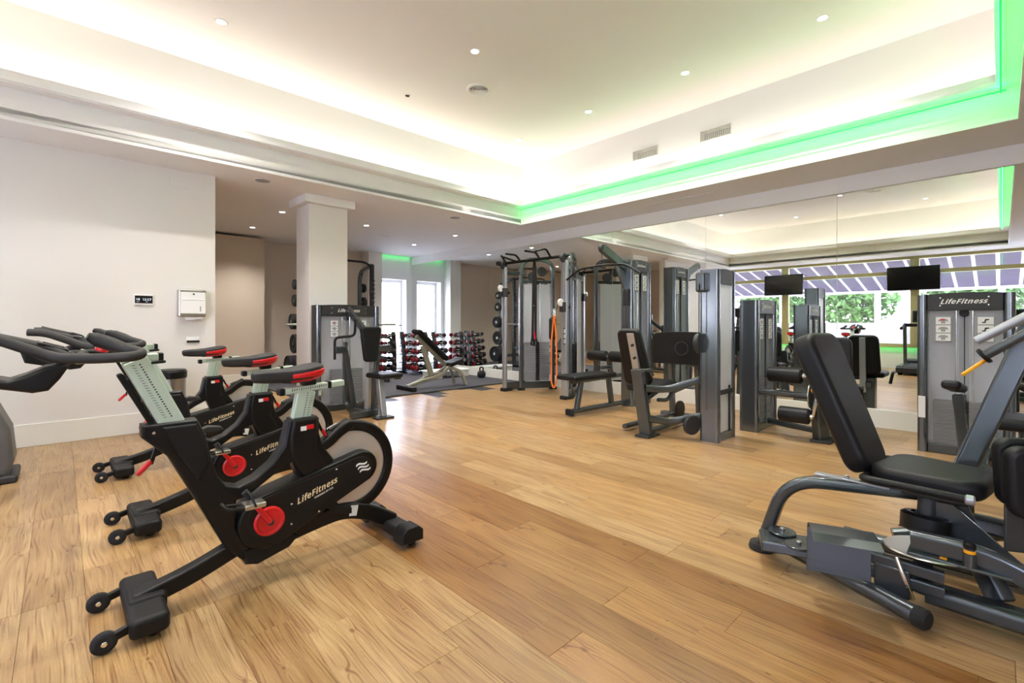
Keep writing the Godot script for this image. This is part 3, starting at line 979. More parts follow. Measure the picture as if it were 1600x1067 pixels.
	for s in [-1, 1]:
		part(t, "saddle_rail", mb().tube(MB.fil([bp(0.71, 0.945, 0.01 * s), bp(0.78, 0.912, 0.02 * s), bp(0.92, 0.912, 0.022 * s), bp(0.95, 0.94, 0.04 * s)], 0.03), 0.005, 8), M.dark)
	var rings := []
	var low := []
	for q in [[0.645, 0.012, 0.962, 0.010], [0.655, 0.022, 0.966, 0.018], [0.70, 0.028, 0.970, 0.022], [0.76, 0.036, 0.972, 0.024], [0.81, 0.052, 0.976, 0.026], [0.855, 0.073, 0.983, 0.028], [0.90, 0.082, 0.990, 0.030], [0.94, 0.076, 0.994, 0.028], [0.962, 0.055, 0.992, 0.022], [0.97, 0.03, 0.988, 0.014]]:
		q[3] *= 1.35
		var r := []
		var r2 := []
		for i in 16:
			var a := TAU * i / 16
			var cy := sin(a)
			r.append(bp(q[0], q[2] - q[3] * (1.0 if cy < 0 else 0.35) + q[3] * cy * (0.9 if cy < 0 else 0.55), cos(a) * q[1]))
			r2.append(bp(q[0] + 0.004, q[2] - q[3] * 0.75 + q[3] * cy * (1.25 if cy < 0 else 0.62), cos(a) * (q[1] + 0.003)))
		rings.append(r)
		low.append(r2)
	var sd := part(t, "saddle", mb().loft(rings), M.foam)
	part(sd, "red_flank", mb().loft(low.slice(4)), M.red, "glossy red rear flanks")
	part(t, "seat_lever", mb().bar(bp(0.95, 0.70), bp(0.975, 0.645), 0.018, 0.012, 0.004), M.black)
	part(t, "lever_grip", mb().bar(bp(0.972, 0.655), bp(1.005, 0.60), 0.02, 0.016, 0.005), M.red, "red lever grip")
	# front stem and handlebar
	var st := part(t, "stem", mb().bar(bp(0.345, 0.77), bp(0.215, 1.055), 0.062, 0.088, 0.008), M.alu)
	mk = mb()
	for i in 22:
		var f := i / 21.0
		var c := bp(lerpf(0.335, 0.232, f), lerpf(0.815, 1.035, f), 0.0315)
		mk.bx(c, Vector3(0.006, 0.005, 0.001), 0.0)
		mk.bx(c + Vector3(-0.022, -0.003, 0), Vector3(0.012, 0.0018, 0.001), 0.0)
	part(st, "scale_marks", mk, M.inkdark)
	part(t, "stem_back_plate", mb().bar(bp(0.285, 0.76), bp(0.168, 1.0), 0.05, 0.02, 0.006), M.black)
	part(t, "stem_lever", mb().bar(bp(0.30, 0.73), bp(0.27, 0.62), 0.018, 0.014, 0.004), M.black)
	part(t, "stem_lever_grip", mb().bar(bp(0.272, 0.635), bp(0.225, 0.585), 0.024, 0.018, 0.006), M.red, "red lever grip below the stem")
	part(t, "resistance_knob", mb().ext(b2([[0.43, 0.735], [0.47, 0.75], [0.52, 0.74], [0.53, 0.725], [0.48, 0.715], [0.43, 0.72]]), -0.018, 0.018, 0.008), M.foam)
	var hr := part(t, "handlebar_slider", mb().bar(bp(0.04, 1.062), bp(0.30, 1.062), 0.055, 0.03, 0.005), M.alu)
	part(hr, "slider_cap", mb().bx(bp(0.30, 1.062), Vector3(0.02, 0.036, 0.058), 0.006), M.black)
	part(hr, "slider_lever", mb().bar(bp(0.27, 1.04, 0.03), bp(0.31, 1.045, 0.06), 0.016, 0.012, 0.004), M.black)
	for s in [-1, 1]:
		part(t, "handlebar", mb().tube(MB.fil([bp(-0.23, 1.155, 0.055 * s), bp(-0.16, 1.15, 0.07 * s), bp(-0.01, 1.075, 0.10 * s), bp(0.10, 1.075, 0.20 * s), bp(0.20, 1.08, 0.235 * s), bp(0.225, 1.09, 0.20 * s), bp(0.13, 1.125, 0.15 * s), bp(0.09, 1.145, 0.145 * s)], 0.045, 6), 0.0185, 14), M.foam)
		part(t, "horn_grip", mb().tube([bp(0.185, 1.10, 0.178 * s), bp(0.14, 1.122, 0.155 * s), bp(0.10, 1.14, 0.147 * s), bp(0.08, 1.149, 0.144 * s)], 0.024, 14, false, [0.8, 1.05, 1.05, 0.6]), M.foam)
		part(t, "forearm_bar", mb().tube(MB.fil([bp(-0.21, 1.165, 0.03 * s), bp(-0.02, 1.105, 0.035 * s), bp(0.02, 1.075, 0.06 * s)], 0.05), 0.017, 12), M.foam)
	part(t, "cross_bar", mb().tube([bp(0.07, 1.075, -0.17), bp(0.055, 1.075, 0.0), bp(0.07, 1.075, 0.17)], 0.0175, 12), M.foam)
	part(t, "bottle_tray", mb().ext(b2([[-0.26, 1.07], [-0.22, 1.075], [-0.18, 1.02], [-0.13, 1.005], [-0.09, 1.02], [-0.04, 1.045], [0.03, 1.055], [0.0, 1.0], [-0.03, 0.96], [-0.07, 0.955], [-0.24, 1.0]]), -0.085, 0.085, 0.014, 3), M.black)
	var cs := part(t, "console", mb().bx(bp(-0.02, 1.112), Vector3(0.09, 0.02, 0.10), 0.008, 2, Basis(Vector3(0, 0, 1), -0.35)), M.black)
	part(cs, "display", mb().bx(bp(-0.017, 1.123), Vector3(0.06, 0.004, 0.08), 0.001, 1, Basis(Vector3(0, 0, 1), -0.35)), M.screen)
	part(cs, "console_bracket", mb().bar(bp(0.05, 1.07), bp(-0.01, 1.105), 0.04, 0.02, 0.005), M.dark)
	part(t, "brake_knob", mb().lathe(axis_to(bp(0.115, 1.09, 0.0), Vector3(0.3, 1, 0)), disc(0.022, 0.035, 0.006), 16), M.red, "red brake knob")
	return t

func build_bikes() -> void:
	var b := make_bike("black indoor bike nearest the camera, with red crank disc and pale stem")
	b.position = Vector3(0.75, 0, -2.43)
	var c := copy(b, "black indoor bike in the middle of the row of three", Vector3(0.86, 0, -3.5))
	c = copy(b, "black indoor bike nearest the cream wall and the steel bin", Vector3(0.86, 0, -4.87))

# ---------------------------------------------------------------- weight towers
# X: local x along the width, y up, z out of the front; W wide, H tall, D deep
func tower(t: Node3D, X: Transform3D, W: float, H: float, D: float, stack := 12, cards := true, stack_h := 0.0) -> void:
	for s in [-1, 1]:
		var pf := MB.rr(0.075, D, 0.034, 5)
		part(t, "tower_post", mb(X).sweep([Vector3(s * (W / 2 - 0.0375), 0, 0), Vector3(s * (W / 2 - 0.0375), H - 0.008, 0), Vector3(s * (W / 2 - 0.0375), H, 0)], pf, Vector3(0, 0, -1), false, [1.0, 1.0, 0.97]), M.post)
	var iw := W - 0.15
	var arch := [Vector2(-iw / 2, H - 0.15), Vector2(iw / 2, H - 0.15)]
	for i in 9:
		var f := 1.0 - i / 4.0
		arch.append(Vector2(iw / 2 * f, H + 0.012 * (1.0 - f * f)))
	var hd := part(t, "tower_head", mb(X).ext(arch, -D / 2 + 0.008, D / 2 - 0.008, 0.004), M.dark)
	for s in [-1, 1]:
		for q in [-0.035, -0.105]:
			part(hd, "rivet", mb(X * Transform3D(Basis(Vector3(1, 0, 0), PI / 2), Vector3(s * iw * 0.32, H + q, D / 2 - 0.009))).lathe(Transform3D(), disc(0.007, 0.006, 0.002), 10), M.chrome)
	lettering(hd, "brand_lettering", "LifeFitness", X * Transform3D(Basis(), Vector3(0, H - 0.07, D / 2 - 0.007)), minf(0.046, iw * 0.09), M.ink, 0.4)
	# clear frosted covers front and back, with a slot for the selector pin in front
	for s in [-1, 1]:
		var c := mb(X)
		c.bx(Vector3(s * (0.03 + iw / 2) / 2, (H - 0.15 + 0.09) / 2, D / 2 - 0.03), Vector3(iw / 2 - 0.032, H - 0.24, 0.006), 0.002)
		part(t, "frosted_cover", c, M.frost, "frosted grey cover beside the weight stack")
	part(t, "back_cover", mb(X).bx(Vector3(0, (H - 0.15 + 0.09) / 2, -D / 2 + 0.025), Vector3(iw, H - 0.24, 0.008), 0.002), M.backpanel, "pale grey back cover")
	part(t, "tower_base", mb(X).bx(Vector3(0, 0.045, 0), Vector3(iw, 0.09, D * 0.86), 0.008), M.frame)
	for s in [-1, 1]:
		part(t, "guide_rod", mb(X).tube([Vector3(s * 0.055, 0.09, -0.01), Vector3(s * 0.055, H - 0.15, -0.01)], 0.009, 8), M.chrome)
	for i in stack:
		part(t, "weight_plate", mb(X).bx(Vector3(0, 0.11 + i * 0.036, 0.0), Vector3(minf(iw * 0.86, 0.44), 0.032, D * 0.55), 0.003), M.rubber)
	part(t, "stack_cable", mb(X).tube([Vector3(0, 0.11 + stack * 0.036, -0.01), Vector3(0, H - 0.15, -0.01)], 0.004, 6), M.black)
	part(t, "selector_stem", mb(X).bx(Vector3(0, 0.13 + stack * 0.036, -0.01), Vector3(0.03, 0.07, 0.03), 0.006), M.chrome)
	part(t, "top_pulley", mb(X).lathe(axis_z(Vector3(0, H - 0.175, -0.02)), disc(0.035, 0.025), 18), M.dark)
	if cards:
		for s in [-1, 1]:
			var cx: float = s * (0.03 + iw / 2) / 2
			var cw := minf(0.115, iw / 2 - 0.06)
			var bd := part(t, "instruction_board", mb(X).bx(Vector3(cx, H - 0.32, D / 2 - 0.024), Vector3(cw, 0.24, 0.004), 0.002), M.cardgrey)
			for i in 3:
				var cy := H - 0.245 - i * 0.075
				part(bd, "instruction_card", mb(X).bx(Vector3(cx, cy, D / 2 - 0.021), Vector3(cw - 0.016, 0.066, 0.003), 0.001), M.card)
				if s < 0:
					# figure of a torso with marked muscles
					part(bd, "torso_print", mb(X).ext([Vector2(-0.03, 0.012), Vector2(-0.012, 0.02), Vector2(0.012, 0.02), Vector2(0.03, 0.012), Vector2(0.036, -0.01), Vector2(0.018, 0.0), Vector2(0.014, -0.024), Vector2(-0.014, -0.024), Vector2(-0.018, 0.0), Vector2(-0.036, -0.01)], 0.0, 0.001, 0.0, 1, Transform3D(Basis(), Vector3(cx, cy, D / 2 - 0.0196))), M.cardgrey)
					if i == 0:
						part(bd, "muscle_print", mb(X).bx(Vector3(cx - 0.004, cy + 0.010, D / 2 - 0.018), Vector3(0.03, 0.012, 0.001), 0.0), M.red)
				else:
					part(bd, "seated_figure_print", mb(X).ext([Vector2(-0.022, -0.02), Vector2(0.0, -0.02), Vector2(0.004, 0.002), Vector2(0.022, 0.006), Vector2(0.022, 0.016), Vector2(-0.004, 0.014), Vector2(-0.008, -0.01), Vector2(-0.022, -0.01)], 0.0, 0.001, 0.0, 1, Transform3D(Basis(), Vector3(cx, cy, D / 2 - 0.0196))), M.inkdark)

func turned(at: Vector3, deg: float) -> Transform3D:
	return Transform3D(Basis(Vector3.UP, deg_to_rad(deg)), at)

# padded cushion: box with round edges, in frame X
func pad(X: Transform3D, s: Vector3, r := 0.028) -> MB:
	return mb(X).bx(Vector3.ZERO, s, r, 4)

func roller(t: Node3D, a: Vector3, b: Vector3, r: float) -> void:
	var d := (b - a).normalized()
	var L := a.distance_to(b)
	var p := part(t, "foam_roller", mb().lathe(axis_to(a, b - a), [Vector2(0.0001, 0), Vector2(r - 0.02, 0), Vector2(r - 0.006, 0.004), Vector2(r, 0.016), Vector2(r, L - 0.016), Vector2(r - 0.006, L - 0.004), Vector2(r - 0.02, L), Vector2(0.0001, L)], 24, true), M.pad)
	part(p, "roller_cap", mb().lathe(axis_to(b, d), disc(0.025, 0.012), 16), M.chrome)
	part(p, "roller_collar", mb().lathe(axis_to(a - d * 0.03, d), disc(0.028, 0.03), 16), M.chrome)

func tapered_pad(w0: float, w1: float, h: float, r: float) -> Array:
	# outline in xy, bottom width w0, top width w1, centred
	var o := []
	var cs := [[-w0 / 2, -h / 2, 180.0], [w0 / 2, -h / 2, 270.0], [w1 / 2, h / 2, 0.0], [-w1 / 2, h / 2, 90.0]]
	for c in cs:
		var ctr := Vector2(c[0] - signf(c[0]) * r, c[1] - signf(c[1]) * r)
		for i in 6:
			var a := deg_to_rad(c[2] + 90.0 * i / 5.0)
			o.append(ctr + Vector2(cos(a), sin(a)) * r)
	return o

func build_row_machine() -> void:
	# machine in front of the column; tower front faces +z
	var t := thing("seated_row_machine", "grey weight machine with chest pad and seat in front of the column", "weight machine", Vector3(2.9, 0, -6.0))
	tower(t, turned(Vector3(2.92, 0, -6.42), 0.0), 0.92, 1.45, 0.2, 13)
	var tp := MB.rr(0.07, 0.05, 0.012)
	# sloping strut from tower head down to the pad
	part(t, "sloping_strut", mb().sweep([Vector3(2.9, 1.40, -6.32), Vector3(2.93, 1.0, -5.72)], MB.rr(0.06, 0.09, 0.015), Vector3.UP), M.frame)
	part(t, "base_rail", mb().sweep(MB.fil([Vector3(2.78, 0.95, -6.15), Vector3(2.78, 0.06, -6.15), Vector3(2.84, 0.05, -5.6)], 0.14, 6), tp, Vector3.RIGHT), M.frame)
	part(t, "cross_foot", mb().bar(Vector3(2.62, 0.05, -5.64), Vector3(2.98, 0.05, -5.64), 0.09, 0.08, 0.01), M.frame)
	part(t, "platform", mb().bx(Vector3(2.95, 0.07, -5.85), Vector3(0.3, 0.03, 0.4), 0.008), M.blackmat)
	# seat
	part(t, "seat_post", mb().bar(Vector3(2.95, 0.02, -5.42), Vector3(2.95, 0.50, -5.52), 0.085, 0.075, 0.012, 2, Vector3.RIGHT), M.silver)
	part(t, "seat_foot", mb().bx(Vector3(2.95, 0.012, -5.42), Vector3(0.24, 0.024, 0.14), 0.006), M.dark)
	part(t, "pad_post", mb().bar(Vector3(2.9, 0.05, -5.75), Vector3(2.93, 1.0, -5.76), 0.07, 0.06, 0.012), M.silver)
	part(t, "seat", pad(Transform3D(Basis(Vector3.UP, 0.1), Vector3(3.02, 0.535, -5.52)), Vector3(0.34, 0.065, 0.36)), M.pad)
	part(t, "seat_lever", mb().tube([Vector3(3.12, 0.49, -5.45), Vector3(3.2, 0.49, -5.42)], 0.012, 8), M.black)
	part(t, "chest_pad", mb().ext(tapered_pad(0.2, 0.3, 0.46, 0.05), -0.035, 0.035, 0.022, 4, Transform3D(Basis(Vector3.UP, 0.12), Vector3(2.93, 0.93, -5.72))), M.pad)
	# swing arms with handles
	for s in [-1, 1]:
		var ax: float = 2.93 + s * 0.32
		part(t, "swing_arm", mb().sweep(MB.fil([Vector3(2.93 + s * 0.12, 0.10, -5.95), Vector3(ax - s * 0.08, 0.85, -5.95)], 0.05), tp, Vector3(0, 0, 1)), M.frame)
		part(t, "arm_bracket", mb().bar(Vector3(ax - s * 0.1, 0.86, -5.95), Vector3(ax + s * 0.08, 0.86, -5.9), 0.05, 0.09, 0.012), M.frame)
		part(t, "handle", mb().tube(MB.fil([Vector3(ax + s * 0.08, 0.74, -5.9), Vector3(ax + s * 0.08, 1.02, -5.9), Vector3(ax - s * 0.15, 1.04, -5.82), Vector3(ax - s * 0.15, 1.26, -5.8)] if s < 0 else [Vector3(ax + 0.08, 0.8, -5.9), Vector3(ax + 0.08, 1.0, -5.9), Vector3(ax - 0.15, 1.02, -5.88)], 0.06), 0.017, 12), M.black)

func build_pulldown() -> void:
	var t := thing("lat_pulldown_machine", "tall pulldown machine with overhead arm and low bench, beside the cable rig", "weight machine", Vector3(5.6, 0, -3.8))
	tower(t, turned(Vector3(6.2, 0, -3.78), 0.0), 0.54, 2.12, 0.2, 16)
	# overhead arm over the bench
	var arm := part(t, "overhead_arm", mb().bar(Vector3(5.98, 2.0, -3.8), Vector3(5.36, 2.24, -3.8), 0.07, 0.12, 0.012), M.frame)
	part(arm, "gusset", mb().ext([Vector2(5.96, 2.08), Vector2(5.60, 2.13), Vector2(5.96, 1.62)], -3.815, -3.785, 0.0), M.frame)
	for q in [[5.36, 2.25], [5.62, 2.17]]:
		part(arm, "pulley", mb().lathe(axis_z(Vector3(q[0], q[1] - 0.02, -3.825)), disc(0.055, 0.05), 20), M.dark)
	part(t, "cable", mb().tube([Vector3(5.36, 2.2, -3.8), Vector3(5.36, 2.02, -3.8)], 0.005, 6), M.black)
	part(t, "lat_bar", mb().tube(MB.fil([Vector3(5.36, 1.84, -4.42), Vector3(5.36, 1.98, -4.18), Vector3(5.36, 2.0, -3.8), Vector3(5.36, 1.98, -3.42), Vector3(5.36, 1.84, -3.2)], 0.08), 0.016, 12), M.black)
	part(t, "cable_housing", mb().bx(Vector3(5.9, 1.58, -3.76), Vector3(0.07, 0.24, 0.08), 0.02, 3), M.dark)
	part(t, "drop_cable", mb().tube([Vector3(5.9, 1.5, -3.76), Vector3(5.9, 0.3, -3.76)], 0.005, 6), M.black)
	# bench
	part(t, "bench_rail", mb().sweep([Vector3(4.74, 0.06, -3.86), Vector3(6.0, 0.06, -3.8)], MB.rr(0.08, 0.06, 0.02), Vector3.UP), M.frame)
	part(t, "rail_cap", mb().bx(Vector3(4.74, 0.055, -3.86), Vector3(0.05, 0.08, 0.12), 0.015, 2), M.rubber)
	part(t, "bench_leg", mb().bar(Vector3(4.88, 0.06, -3.86), Vector3(4.98, 0.44, -3.86), 0.055, 0.07, 0.01), M.frame)
	part(t, "bench_leg", mb().bar(Vector3(5.62, 0.06, -3.82), Vector3(5.56, 0.44, -3.83), 0.055, 0.07, 0.01), M.frame)
	part(t, "bench_beam", mb().bar(Vector3(4.78, 0.44, -3.86), Vector3(5.85, 0.46, -3.81), 0.06, 0.05, 0.01), M.frame)
	part(t, "bench_pad", pad(Transform3D(Basis(Vector3.UP, -0.05), Vector3(5.1, 0.5, -3.85)), Vector3(0.86, 0.065, 0.34), 0.025), M.pad)
	part(t, "thigh_post", mb().bar(Vector3(5.62, 0.46, -3.83), Vector3(5.56, 0.78, -3.83), 0.06, 0.06, 0.01), M.frame)
	roller(t, Vector3(5.56, 0.74, -3.8), Vector3(5.56, 0.74, -3.5), 0.075)
	roller(t, Vector3(5.56, 0.74, -3.86), Vector3(5.56, 0.74, -4.16), 0.075)

func build_leg_press() -> void:
	var t := thing("leg_press_machine", "seated leg press with dotted foot plate before the mirrors", "weight machine", Vector3(5.0, 0, -2.6))
	tower(t, turned(Vector3(4.97, 0, -2.06), 180.0), 0.45, 1.75, 0.2, 18)
	part(t, "back_band", mb().bx(Vector3(4.97, 0.5, -1.972), Vector3(0.3, 0.05, 0.02), 0.006), M.dark)
	part(t, "back_spine", mb().bx(Vector3(5.05, 0.32, -1.972), Vector3(0.03, 0.48, 0.016), 0.005), M.dark)
	part(t, "pulley_housing", mb().bx(Vector3(4.72, 1.62, -2.12), Vector3(0.1, 0.2, 0.1), 0.025, 3), M.frame)
	part(t, "side_pulley", mb().lathe(axis_z(Vector3(4.70, 1.0, -2.16)), disc(0.10, 0.04), 24), M.dark)
	part(t, "side_cable", mb().tube([Vector3(4.66, 1.6, -2.12), Vector3(4.66, 0.3, -2.12)], 0.005, 6), M.black)
	var ep := MB.rr(0.055, 0.075, 0.022, 4)
	# seat frame
	var sf := part(t, "seat_frame", mb().bar(Vector3(4.50, 0.02, -2.62), Vector3(4.42, 0.72, -2.68), 0.07, 0.13, 0.014, 2, Vector3(0, 0, 1)), M.frame)
	part(sf, "floor_plate", mb().bx(Vector3(4.52, 0.012, -2.62), Vector3(0.24, 0.024, 0.16), 0.005), M.dark)
	part(t, "upper_arm_tube", mb().sweep(MB.fil([Vector3(4.45, 0.52, -2.60), Vector3(4.62, 0.50, -2.45), Vector3(4.80, 0.62, -2.16)], 0.12, 6), ep), M.frame)
	part(t, "lower_arm_tube", mb().sweep(MB.fil([Vector3(4.48, 0.20, -2.60), Vector3(4.64, 0.16, -2.45), Vector3(4.82, 0.24, -2.16)], 0.12, 6), ep), M.frame)
	part(t, "round_weight", mb().lathe(axis_to(Vector3(4.68, 0.16, -2.22), Vector3(-0.4, 0, 0.9)), disc(0.10, 0.04, 0.006), 28), M.dark)
	for z in [-2.92, -2.62]:
		part(t, "floor_rail", mb().sweep([Vector3(4.55, 0.05, z), Vector3(5.75, 0.05, z)], MB.rr(0.06, 0.05, 0.016)), M.frame)
	part(t, "rear_foot", mb().bar(Vector3(5.75, 0.03, -3.12), Vector3(5.75, 0.03, -2.4), 0.09, 0.05, 0.012), M.frame)
	# seat
	var lean := Basis(Vector3(0, 0, 1), deg_to_rad(20.0))
	part(t, "backrest", mb().ext(tapered_pad(0.34, 0.28, 0.66, 0.07), -0.04, 0.04, 0.026, 4, Transform3D(lean * Basis(Vector3.UP, PI / 2), Vector3(4.58, 0.83, -2.82))), M.pad)
	var bs := part(t, "backrest_spine", mb().bar(Vector3(4.64, 0.5, -2.78), Vector3(4.45, 1.1, -2.78), 0.09, 0.045, 0.01, 2), M.silver)
	for i in 4:
		part(bs, "adjustment_hole", mb().lathe(axis_to(Vector3(4.605 - 0.044 * i, 0.55 + 0.14 * i, -2.765), Vector3(-0.95, -0.3, 0)), disc(0.014, 0.03, 0.002), 10), M.inkdark)
	part(t, "seat", pad(Transform3D(Basis(Vector3(0, 0, 1), 0.08), Vector3(4.86, 0.5, -2.76)), Vector3(0.46, 0.085, 0.4), 0.035), M.pad)
	part(t, "seat_beam", mb().bar(Vector3(4.5, 0.32, -2.74), Vector3(4.95, 0.44, -2.74), 0.06, 0.06, 0.01), M.frame)
	part(t, "carriage_link", mb().tube(MB.fil([Vector3(4.75, 0.36, -2.62), Vector3(4.92, 0.34, -2.6), Vector3(5.05, 0.42, -2.6), Vector3(5.35, 0.45, -2.6)], 0.06), 0.022, 10), M.frame)
	part(t, "carriage_wheel", mb().lathe(axis_z(Vector3(5.1, 0.22, -2.56)), disc(0.10, 0.03), 24), M.black)
	for z in [-3.02, -2.52]:
		part(t, "side_handle", mb().tube(MB.fil([Vector3(4.45, 0.66, z), Vector3(4.40, 0.72, z), Vector3(4.25, 0.72, z)], 0.03), 0.02, 10), M.frame)
	# foot plate
	var fp := part(t, "foot_plate", mb().ext([Vector2(-0.40, -0.2), Vector2(0.40, -0.2), Vector2(0.40, 0.15), Vector2(0.36, 0.19), Vector2(0.2, 0.205), Vector2(0.0, 0.21), Vector2(-0.2, 0.205), Vector2(-0.36, 0.19), Vector2(-0.40, 0.15)], -0.02, 0.02, 0.008, 2, Transform3D(Basis(Vector3.UP, -PI / 2), Vector3(5.6, 0.89, -2.76))), M.blackmat)
	var dots := mb()
	for i in 20:
		for j in 10:
			dots.bx(Vector3(5.5785, 0.715 + j * 0.036, -3.13 + i * 0.039), Vector3(0.004, 0.012, 0.012), 0.0)
	part(fp, "grip_dots", dots, M.black)
	fp.get_child(0).set_meta("kind", "stuff")
	part(fp, "round_emblem", mb().lathe(axis_x(Vector3(5.570, 0.89, -2.76)), [Vector2(0.075, 0.01), Vector2(0.075, 0), Vector2(0.09, 0), Vector2(0.09, 0.012)], 28), M.dark)
	part(fp, "emblem_disc", mb().lathe(axis_x(Vector3(5.574, 0.89, -2.76)), disc(0.07, 0.008, 0.002), 24), M.black)
	for z in [-2.95, -2.6]:
		part(t, "plate_strut", mb().bar(Vector3(5.66, 0.75, z), Vector3(5.72, 0.06, z), 0.06, 0.07, 0.01), M.frame)

func build_leg_curl() -> void:
	var t := thing("leg_curl_machine", "leg curl machine with two foam rollers and narrow tower near the mirror", "weight machine", Vector3(5.8, 0, -1.5))
	tower(t, turned(Vector3(5.84, 0, -1.95), 0.0), 0.66, 1.46, 0.2, 13)
	var ep := MB.rr(0.05, 0.065, 0.022, 4)
	part(t, "upper_rail", mb().sweep([Vector3(5.58, 0.45, -1.85), Vector3(5.60, 0.45, -1.25)], ep), M.frame)
	part(t, "lower_rail", mb().sweep([Vector3(5.85, 0.09, -1.85), Vector3(5.72, 0.07, -1.25)], ep), M.frame)
	part(t, "front_stand", mb().bar(Vector3(5.62, 0.02, -1.28), Vector3(5.58, 0.5, -1.30), 0.09, 0.14, 0.014), M.frame)
	part(t, "stand_foot", mb().bx(Vector3(5.62, 0.012, -1.26), Vector3(0.26, 0.024, 0.18), 0.005), M.dark)
	roller(t, Vector3(5.5, 0.66, -1.42), Vector3(5.5, 0.66, -1.74), 0.08)
	roller(t, Vector3(5.45, 0.26, -1.34), Vector3(5.45, 0.26, -1.62), 0.08)
	part(t, "roller_link", mb().tube(MB.fil([Vector3(5.5, 0.66, -1.42), Vector3(5.5, 0.66, -1.30), Vector3(5.46, 0.45, -1.28), Vector3(5.45, 0.26, -1.32)], 0.05), 0.018, 10), M.chrome)
	part(t, "range_plate", mb().lathe(axis_z(Vector3(5.56, 0.46, -1.36)), disc(0.13, 0.012, 0.002), 24), M.steel)
	part(t, "pull_pin", mb().lathe(axis_z(Vector3(5.50, 0.52, -1.34)), disc(0.018, 0.04, 0.004), 14), M.yellow, "amber pull pin")
	# seat facing the rollers, seen in the mirror
	part(t, "seat", pad(Transform3D(Basis(), Vector3(5.76, 0.53, -1.22)), Vector3(0.42, 0.08, 0.34), 0.032), M.pad)
	part(t, "backrest", mb().ext(tapered_pad(0.36, 0.33, 0.52, 0.07), -0.04, 0.04, 0.026, 4, Transform3D(Basis(Vector3(0, 0, 1), deg_to_rad(-8.0)) * Basis(Vector3.UP, PI / 2), Vector3(6.02, 0.79, -1.26))), M.pad)
	part(t, "backrest_spine", mb().bar(Vector3(6.05, 0.3, -1.26), Vector3(6.10, 1.02, -1.26), 0.07, 0.04, 0.01), M.silver)
	part(t, "seat_column", mb().bar(Vector3(5.95, 0.02, -1.2), Vector3(5.95, 0.49, -1.2), 0.12, 0.16, 0.014), M.frame)
	part(t, "column_foot", mb().bx(Vector3(5.95, 0.015, -1.2), Vector3(0.4, 0.03, 0.2), 0.006), M.dark)
	part(t, "seat_bridge", mb().bar(Vector3(5.6, 0.42, -1.26), Vector3(6.08, 0.40, -1.2), 0.07, 0.08, 0.01), M.frame)
	part(t, "hand_grip", mb().tube(MB.fil([Vector3(5.9, 0.42, -1.0), Vector3(5.85, 0.56, -0.98), Vector3(5.7, 0.56, -0.98)], 0.04), 0.018, 10), M.black)

func build_arm_tower() -> void:
	var t := thing("arm_curl_machine", "weight tower with two instruction boards facing the hip machine, right of the mirror", "weight machine", Vector3(5.8, 0, -0.2))
	tower(t, turned(Vector3(5.95, 0, -0.235), -90.0), 0.64, 1.47, 0.22, 11)
	part(t, "warning_sticker", mb().bx(Vector3(5.838, 0.42, -0.52), Vector3(0.003, 0.2, 0.05), 0.001), M.card)
	part(t, "elbow_pad", mb().bar(Vector3(5.4, 0.66, -0.25), Vector3(5.05, 0.72, -0.28), 0.12, 0.07, 0.03, 3), M.pad)
	part(t, "pad_stem", mb().bar(Vector3(5.3, 0.62, -0.25), Vector3(5.3, 0.06, -0.2), 0.07, 0.07, 0.012), M.frame)
	part(t, "floor_rail", mb().sweep(MB.fil([Vector3(5.85, 0.08, -0.1), Vector3(5.3, 0.06, -0.12), Vector3(4.7, 0.06, 0.1)], 0.1), MB.rr(0.08, 0.07, 0.024, 4)), M.frame)
	part(t, "cross_rail", mb().sweep([Vector3(5.0, 0.05, -0.35), Vector3(5.0, 0.05, 0.5)], MB.rr(0.08, 0.06, 0.024, 4)), M.frame)
	part(t, "seat", pad(Transform3D(Basis(), Vector3(4.75, 0.52, 0.12)), Vector3(0.4, 0.08, 0.4), 0.035), M.pad)
	part(t, "seat_stem", mb().bar(Vector3(4.75, 0.06, 0.12), Vector3(4.75, 0.48, 0.12), 0.08, 0.08, 0.012), M.frame)

